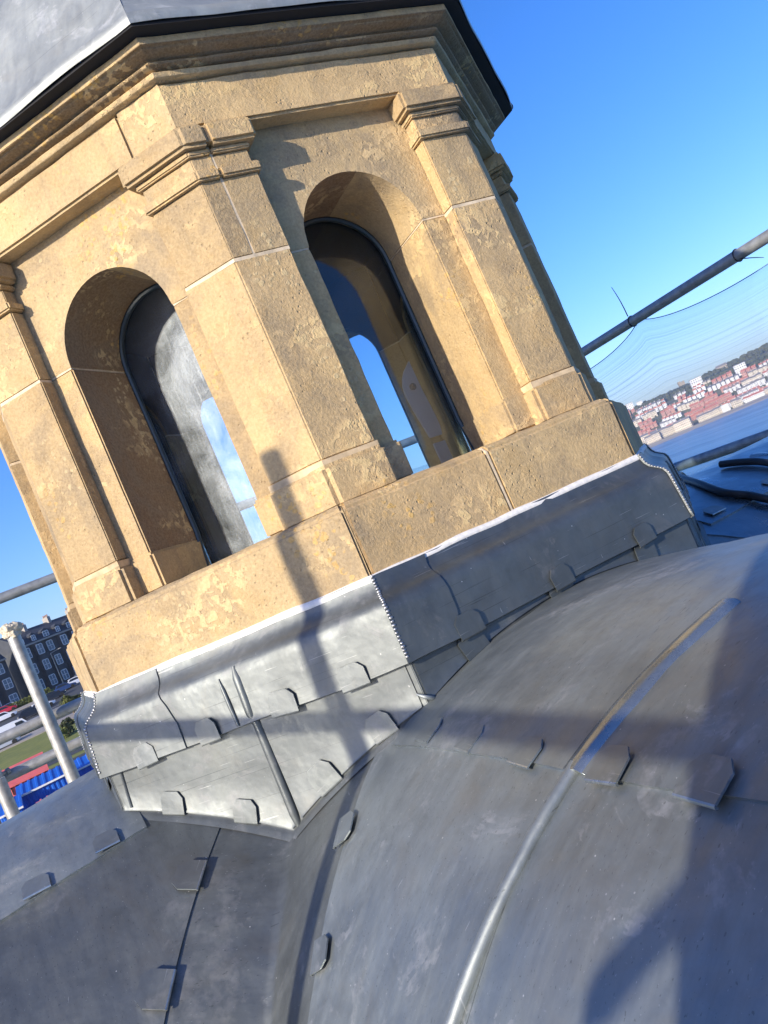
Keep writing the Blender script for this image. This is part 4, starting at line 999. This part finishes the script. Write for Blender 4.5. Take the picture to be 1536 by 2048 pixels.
# ------------------------------------------------------------------ sea, beach, far town and headland at right
ZS = -30.8
b = bmesh.new(); v = [b.verts.new((x, y, ZS)) for x, y in ((-2890, -2890), (2890, -2890), (2890, 2890), (-2890, 2890))]; b.faces.new(v); setp(link('sea', b, 'sea', smooth=0), kind='structure')
def sst(x): x = max(0, min(1, x)); return x * x * (3 - 2 * x)
def shore(az): return 1265 + 22 * sin(radians(az * 9)) + 10 * noise.noise(Vector((az * .5, 0, 0)))
def hill_z(az, d):
    s_ = shore(az); x = (d - s_ - 60) / 470; top = 37.5 + 2.5 * noise.noise(Vector((az * .35, 2, 0))) + 5 * sst((az - 24) / 5)
    z = ZS + .4 + 1.6 * sst((d - s_ + 15) / 60) + (top - ZS) * (.62 * sst(x) + .38 * sst((d - s_ - 60) / 250))
    z += 1.6 * noise.noise(Vector((az * 2.2, d * .012, 5))) * sst(x * 2)
    return z - 6 * sst((d - 1900) / 600)
b = bmesh.new(); g = []
for i in range(141):
    az = -4 + 44 * i / 140; row = []
    for j in range(50):
        d = shore(az) + 38 + (j / 49) ** 1.3 * 1500; p = azp(az, d); p.z = hill_z(az, d) if j else ZS - 2; row.append(b.verts.new(p))
    g.append(row)
for A_, B_ in zip(g, g[1:]):
    for q in range(49): b.faces.new((A_[q], B_[q], B_[q + 1], A_[q + 1]))
setp(link('headland', b, 'hillside'), kind='structure')
b = bmesh.new(); g = []
for i in range(141):
    az = -4 + 44 * i / 140; g.append([])
    for j in range(6):
        d = shore(az) - 92 + j * 28; p = azp(az, d); p.z = ZS - .05 + .38 * j; g[-1].append(b.verts.new(p))
for A_, B_ in zip(g, g[1:]):
    for q in range(5): b.faces.new((A_[q], B_[q], B_[q + 1], A_[q + 1]))
setp(link('beach', b, 'sand'), kind='structure')
for k, c in {'wall_white': (.80, .78, .74), 'wall_cream': (.70, .60, .46), 'wall_brick': (.50, .27, .20), 'wall_stone': (.36, .30, .22), 'roof_red': (.50, .19, .13), 'roof_dark': (.22, .205, .20), 'win_dark': (.06, .065, .075)}.items(): MAT[k] = plain(k, c, .85, 0, .12, .2)
def house_mesh(w_, dp, h, rise, wallm, roofm, rows, cols, flat=False, chim=True):
    b = bmesh.new(); box(b, -w_ / 2, w_ / 2, -dp / 2, dp / 2, -6, h, 0)
    if not flat:
        P = [(-w_ / 2 - .2, -dp / 2 - .3, h + .02), (w_ / 2 + .2, -dp / 2 - .3, h + .02), (w_ / 2 + .2, 0, h + rise), (-w_ / 2 - .2, 0, h + rise), (w_ / 2 + .2, dp / 2 + .3, h + .02), (-w_ / 2 - .2, dp / 2 + .3, h + .02)]
        v = [b.verts.new(p) for p in P]
        for q in ((0, 1, 2, 3), (3, 2, 4, 5), (0, 3, 5), (1, 4, 2), (0, 5, 4, 1)): b.faces.new([v[k] for k in q]).material_index = 1
        if chim: box(b, w_ / 2 - .9, w_ / 2 - .1, -.5, .5, h + rise - 1.0, h + rise + 1.1, 0)
    else: box(b, -w_ / 2 - .2, w_ / 2 + .2, -dp / 2 - .2, dp / 2 + .2, h + .01, h + .5, 1)
    for r in range(rows):
        for c in range(cols):
            x = -w_ / 2 + w_ * (c + .5) / cols; z = h * (r + .45) / rows; box(b, x - .5, x + .5, -dp / 2 - .06, -dp / 2 + .05, z - .75, z + .75, 2)
    bmesh.ops.recalc_face_normals(b, faces=b.faces); me = bpy.data.meshes.new('house'); b.to_mesh(me); b.free()
    for m in (wallm, roofm, 'win_dark'): me.materials.append(MAT[m])
    return me
HV = [(house_mesh(6, 8, 6.5, 3, 'wall_white', 'roof_red', 2, 2), 'small white house with a red roof in the far hillside town', 'white red-roofed houses of the far town', 5),
      (house_mesh(6.5, 8, 7, 3.2, 'wall_brick', 'roof_red', 2, 2), 'small brick house with a red roof in the far hillside town', 'brick red-roofed houses of the far town', 6),
      (house_mesh(7, 8, 8.5, 2.6, 'wall_cream', 'roof_dark', 3, 3), 'cream house with a grey roof in the far hillside town', 'cream grey-roofed houses of the far town', 3),
      (house_mesh(6, 8, 7.5, 2.8, 'wall_white', 'roof_dark', 3, 2), 'white house with a grey roof in the far hillside town', 'white grey-roofed houses of the far town', 3),
      (house_mesh(13, 10, 12, 1, 'wall_white', 'roof_dark', 4, 5, True), 'white flat-topped hotel block in the far town', 'white hotel blocks of the far town', 0),
      (house_mesh(12, 10, 12, 3, 'wall_cream', 'roof_dark', 4, 5), 'tall cream seafront house in the far town', 'cream seafront houses of the far town', 0)]
def house(v, az, d, yaw=0, sc=1.0, name='house', row=None):
    me, lab, grp, _ = HV[v]; o_ = bpy.data.objects.new(name, me); COL.objects.link(o_); p = azp(az, d); p.z = hill_z(az, d)
    tier = 'on the hilltop' if row is None else ('on the seafront' if row < 2 else ('in the middle rows' if row < 6 else 'in the upper rows')); part_ = 'left end' if az < 22.6 else ('middle' if az < 26.2 else 'right end')
    kind_ = ['small white red-roofed house', 'small brick red-roofed house', 'cream grey-roofed house', 'white grey-roofed house', 'white flat-topped hotel block', 'tall cream pitched-roof block'][v]
    lab = '%s %s at the %s of the far town' % (kind_, tier, part_); grp = lab.replace('house', 'houses').replace('block', 'blocks')
    o_.location = p; o_.rotation_euler = (0, 0, radians(-az + yaw)); o_.scale = (sc, sc, sc); setp(o_, lab, 'house', grp)
rg = random.Random(11); wts = [x[3] for x in HV]
NH = [0]
for row in range(11):
    az = 19.3 + rg.uniform(0, .3)
    while az < 31.8:
        lim = 10.6 if az < 23 else (8.8 if az < 26 else 6.8)
        if row < 2 and az < 23: v = rg.choice([4, 5, 2, 3, 5])
        elif row == 0: v = rg.choice([0, 3, 4, 2])
        else: v = rg.choices(range(6), wts)[0]
        step = {4: .55, 5: .50}.get(v, .265); n_run = 1 if v == 4 else (2 if v == 5 else rg.randint(2, 7)); yaw = rg.uniform(-16, 16); dd_ = rg.uniform(-7, 7); sc_ = rg.uniform(.84, 1.08)
        for k in range(n_run):
            if row > lim or az > 31.2 or NH[0] > 288: break
            NH[0] += 1
            house(v, az, shore(az) + 60 + row * 31 + dd_ + k * yaw * .1, yaw, sc_ * rg.uniform(.94, 1.06), row=row); az += step * sc_ * (1.02 + row * .02)
        az += rg.choice([.05, .12, .3, .5]) * (1 + row * .06)
        if row > lim: az += .3
for az, dd, v, yaw, sc in ((20.6, 470, 4, 5, 1.3), (21.3, 455, 4, 0, .9), (25.0, 330, 4, 8, 1.5), (27.7, 265, 4, 5, 1.4), (20.1, 440, 4, 10, 1.1)): house(v, az, shore(az) + dd, yaw, sc)
# headland trees: one far wood
b = bmesh.new(); rgt = random.Random(3)
for k in range(1500):
    az = rgt.uniform(19.5, 33) if k < 1250 else rgt.uniform(4, 19.5); r_ = rgt.random()
    if az > 25.5: x = rgt.uniform(270, 560)
    else: x = rgt.choice([rgt.uniform(395, 480), rgt.uniform(300, 480)])
    if az < 24 and rgt.random() < .45: continue
    s_ = rgt.uniform(2.5, 5.5)
    if k > 900: x = rgt.uniform(75, 400); s_ = rgt.uniform(1.2, 2.8)
    d = shore(az) + x; p = azp(az, d); p.z = hill_z(az, d) + s_ * .5
    n0 = len(b.verts); m = Matrix.Translation(p) @ Matrix.Diagonal((s_, s_, s_ * .85, 1)); r = bmesh.ops.create_icosphere(b, subdivisions=2, radius=1, matrix=m)
    for v in r['verts']: v.co += (v.co - p) * .45 * noise.noise(v.co * .45)
setp(link('headland_wood', b, 'wood', None, None, 0), 'dark wood along the top of the far headland', 'wood', None, 'stuff')
# castle keep and a big house on the ridge
p = azp(24.15, shore(24.15) + 500); p.z = hill_z(24.15, shore(24.15) + 500); CK = thing('castle_keep', p, 'ruined stone keep on the crest of the far headland', 'castle')
R = Matrix.Translation(p) @ Matrix.Rotation(radians(-24 + 12), 4, 'Z')
b = bmesh.new(); box(b, -6, 6, -5, 5, -3, 12); link('tower', b, 'wall_stone', CK, R, 0)
b = bmesh.new(); box(b, -6, -1.2, -5, 5, 12.01, 15); box(b, 2.5, 6, -5, 5, 12.01, 13.6); link('broken_top', b, 'wall_stone', CK, R, 0)
b = bmesh.new(); box(b, 6.01, 34, -1, 1, -4, 4.2); link('curtain_wall', b, 'wall_stone', CK, R, 0)
for k in range(3):
    b = bmesh.new(); box(b, -3.6 + k * 3, -2.6 + k * 3, -5.08, -4.9, 3, 5.5); link('window', b, 'win_dark', CK, R, 0)
p = azp(26.75, shore(26.75) + 430); p.z = hill_z(26.75, shore(26.75) + 430); MH = thing('ridge_mansion', p, 'large stone house with gables on the ridge above the town', 'house')
R = Matrix.Translation(p) @ Matrix.Rotation(radians(-26.7), 4, 'Z')
b = bmesh.new(); box(b, -10, 10, -5, 5, -4, 7); link('wall', b, 'wall_stone', MH, R, 0)
b = bmesh.new(); v = [b.verts.new(q) for q in ((-10.3, -5.3, 7.01), (10.3, -5.3, 7.01), (10.3, 0, 10.5), (-10.3, 0, 10.5), (10.3, 5.3, 7.01), (-10.3, 5.3, 7.01))]
for q in ((0, 1, 2, 3), (3, 2, 4, 5), (0, 3, 5), (1, 4, 2), (0, 5, 4, 1)): b.faces.new([v[k] for k in q])
link('roof', b, 'roof_dark', MH, R, 0)
for k in range(5):
    b = bmesh.new(); box(b, -8.6 + k * 4, -7.2 + k * 4, -5.08, -4.9, 2, 5); link('window', b, 'win_dark', MH, R, 0)

# ------------------------------------------------------------------ sea air between the roof and the far town
hz = bpy.data.materials.new('haze'); hz.use_nodes = True; ht = hz.node_tree; ht.nodes.clear()
pv = ht.nodes.new('ShaderNodeVolumePrincipled'); pv.inputs['Color'].default_value = (.93, .95, 1, 1); pv.inputs['Density'].default_value = .00013; pv.inputs['Anisotropy'].default_value = .2
ho = ht.nodes.new('ShaderNodeOutputMaterial'); ht.links.new(pv.outputs[0], ho.inputs['Volume']); MAT['haze'] = hz
b = bmesh.new(); box(b, -2900, 2900, -2900, 2900, ZS - 7, 62); setp(link('haze', b, 'haze', None, None, 0), kind='stuff')
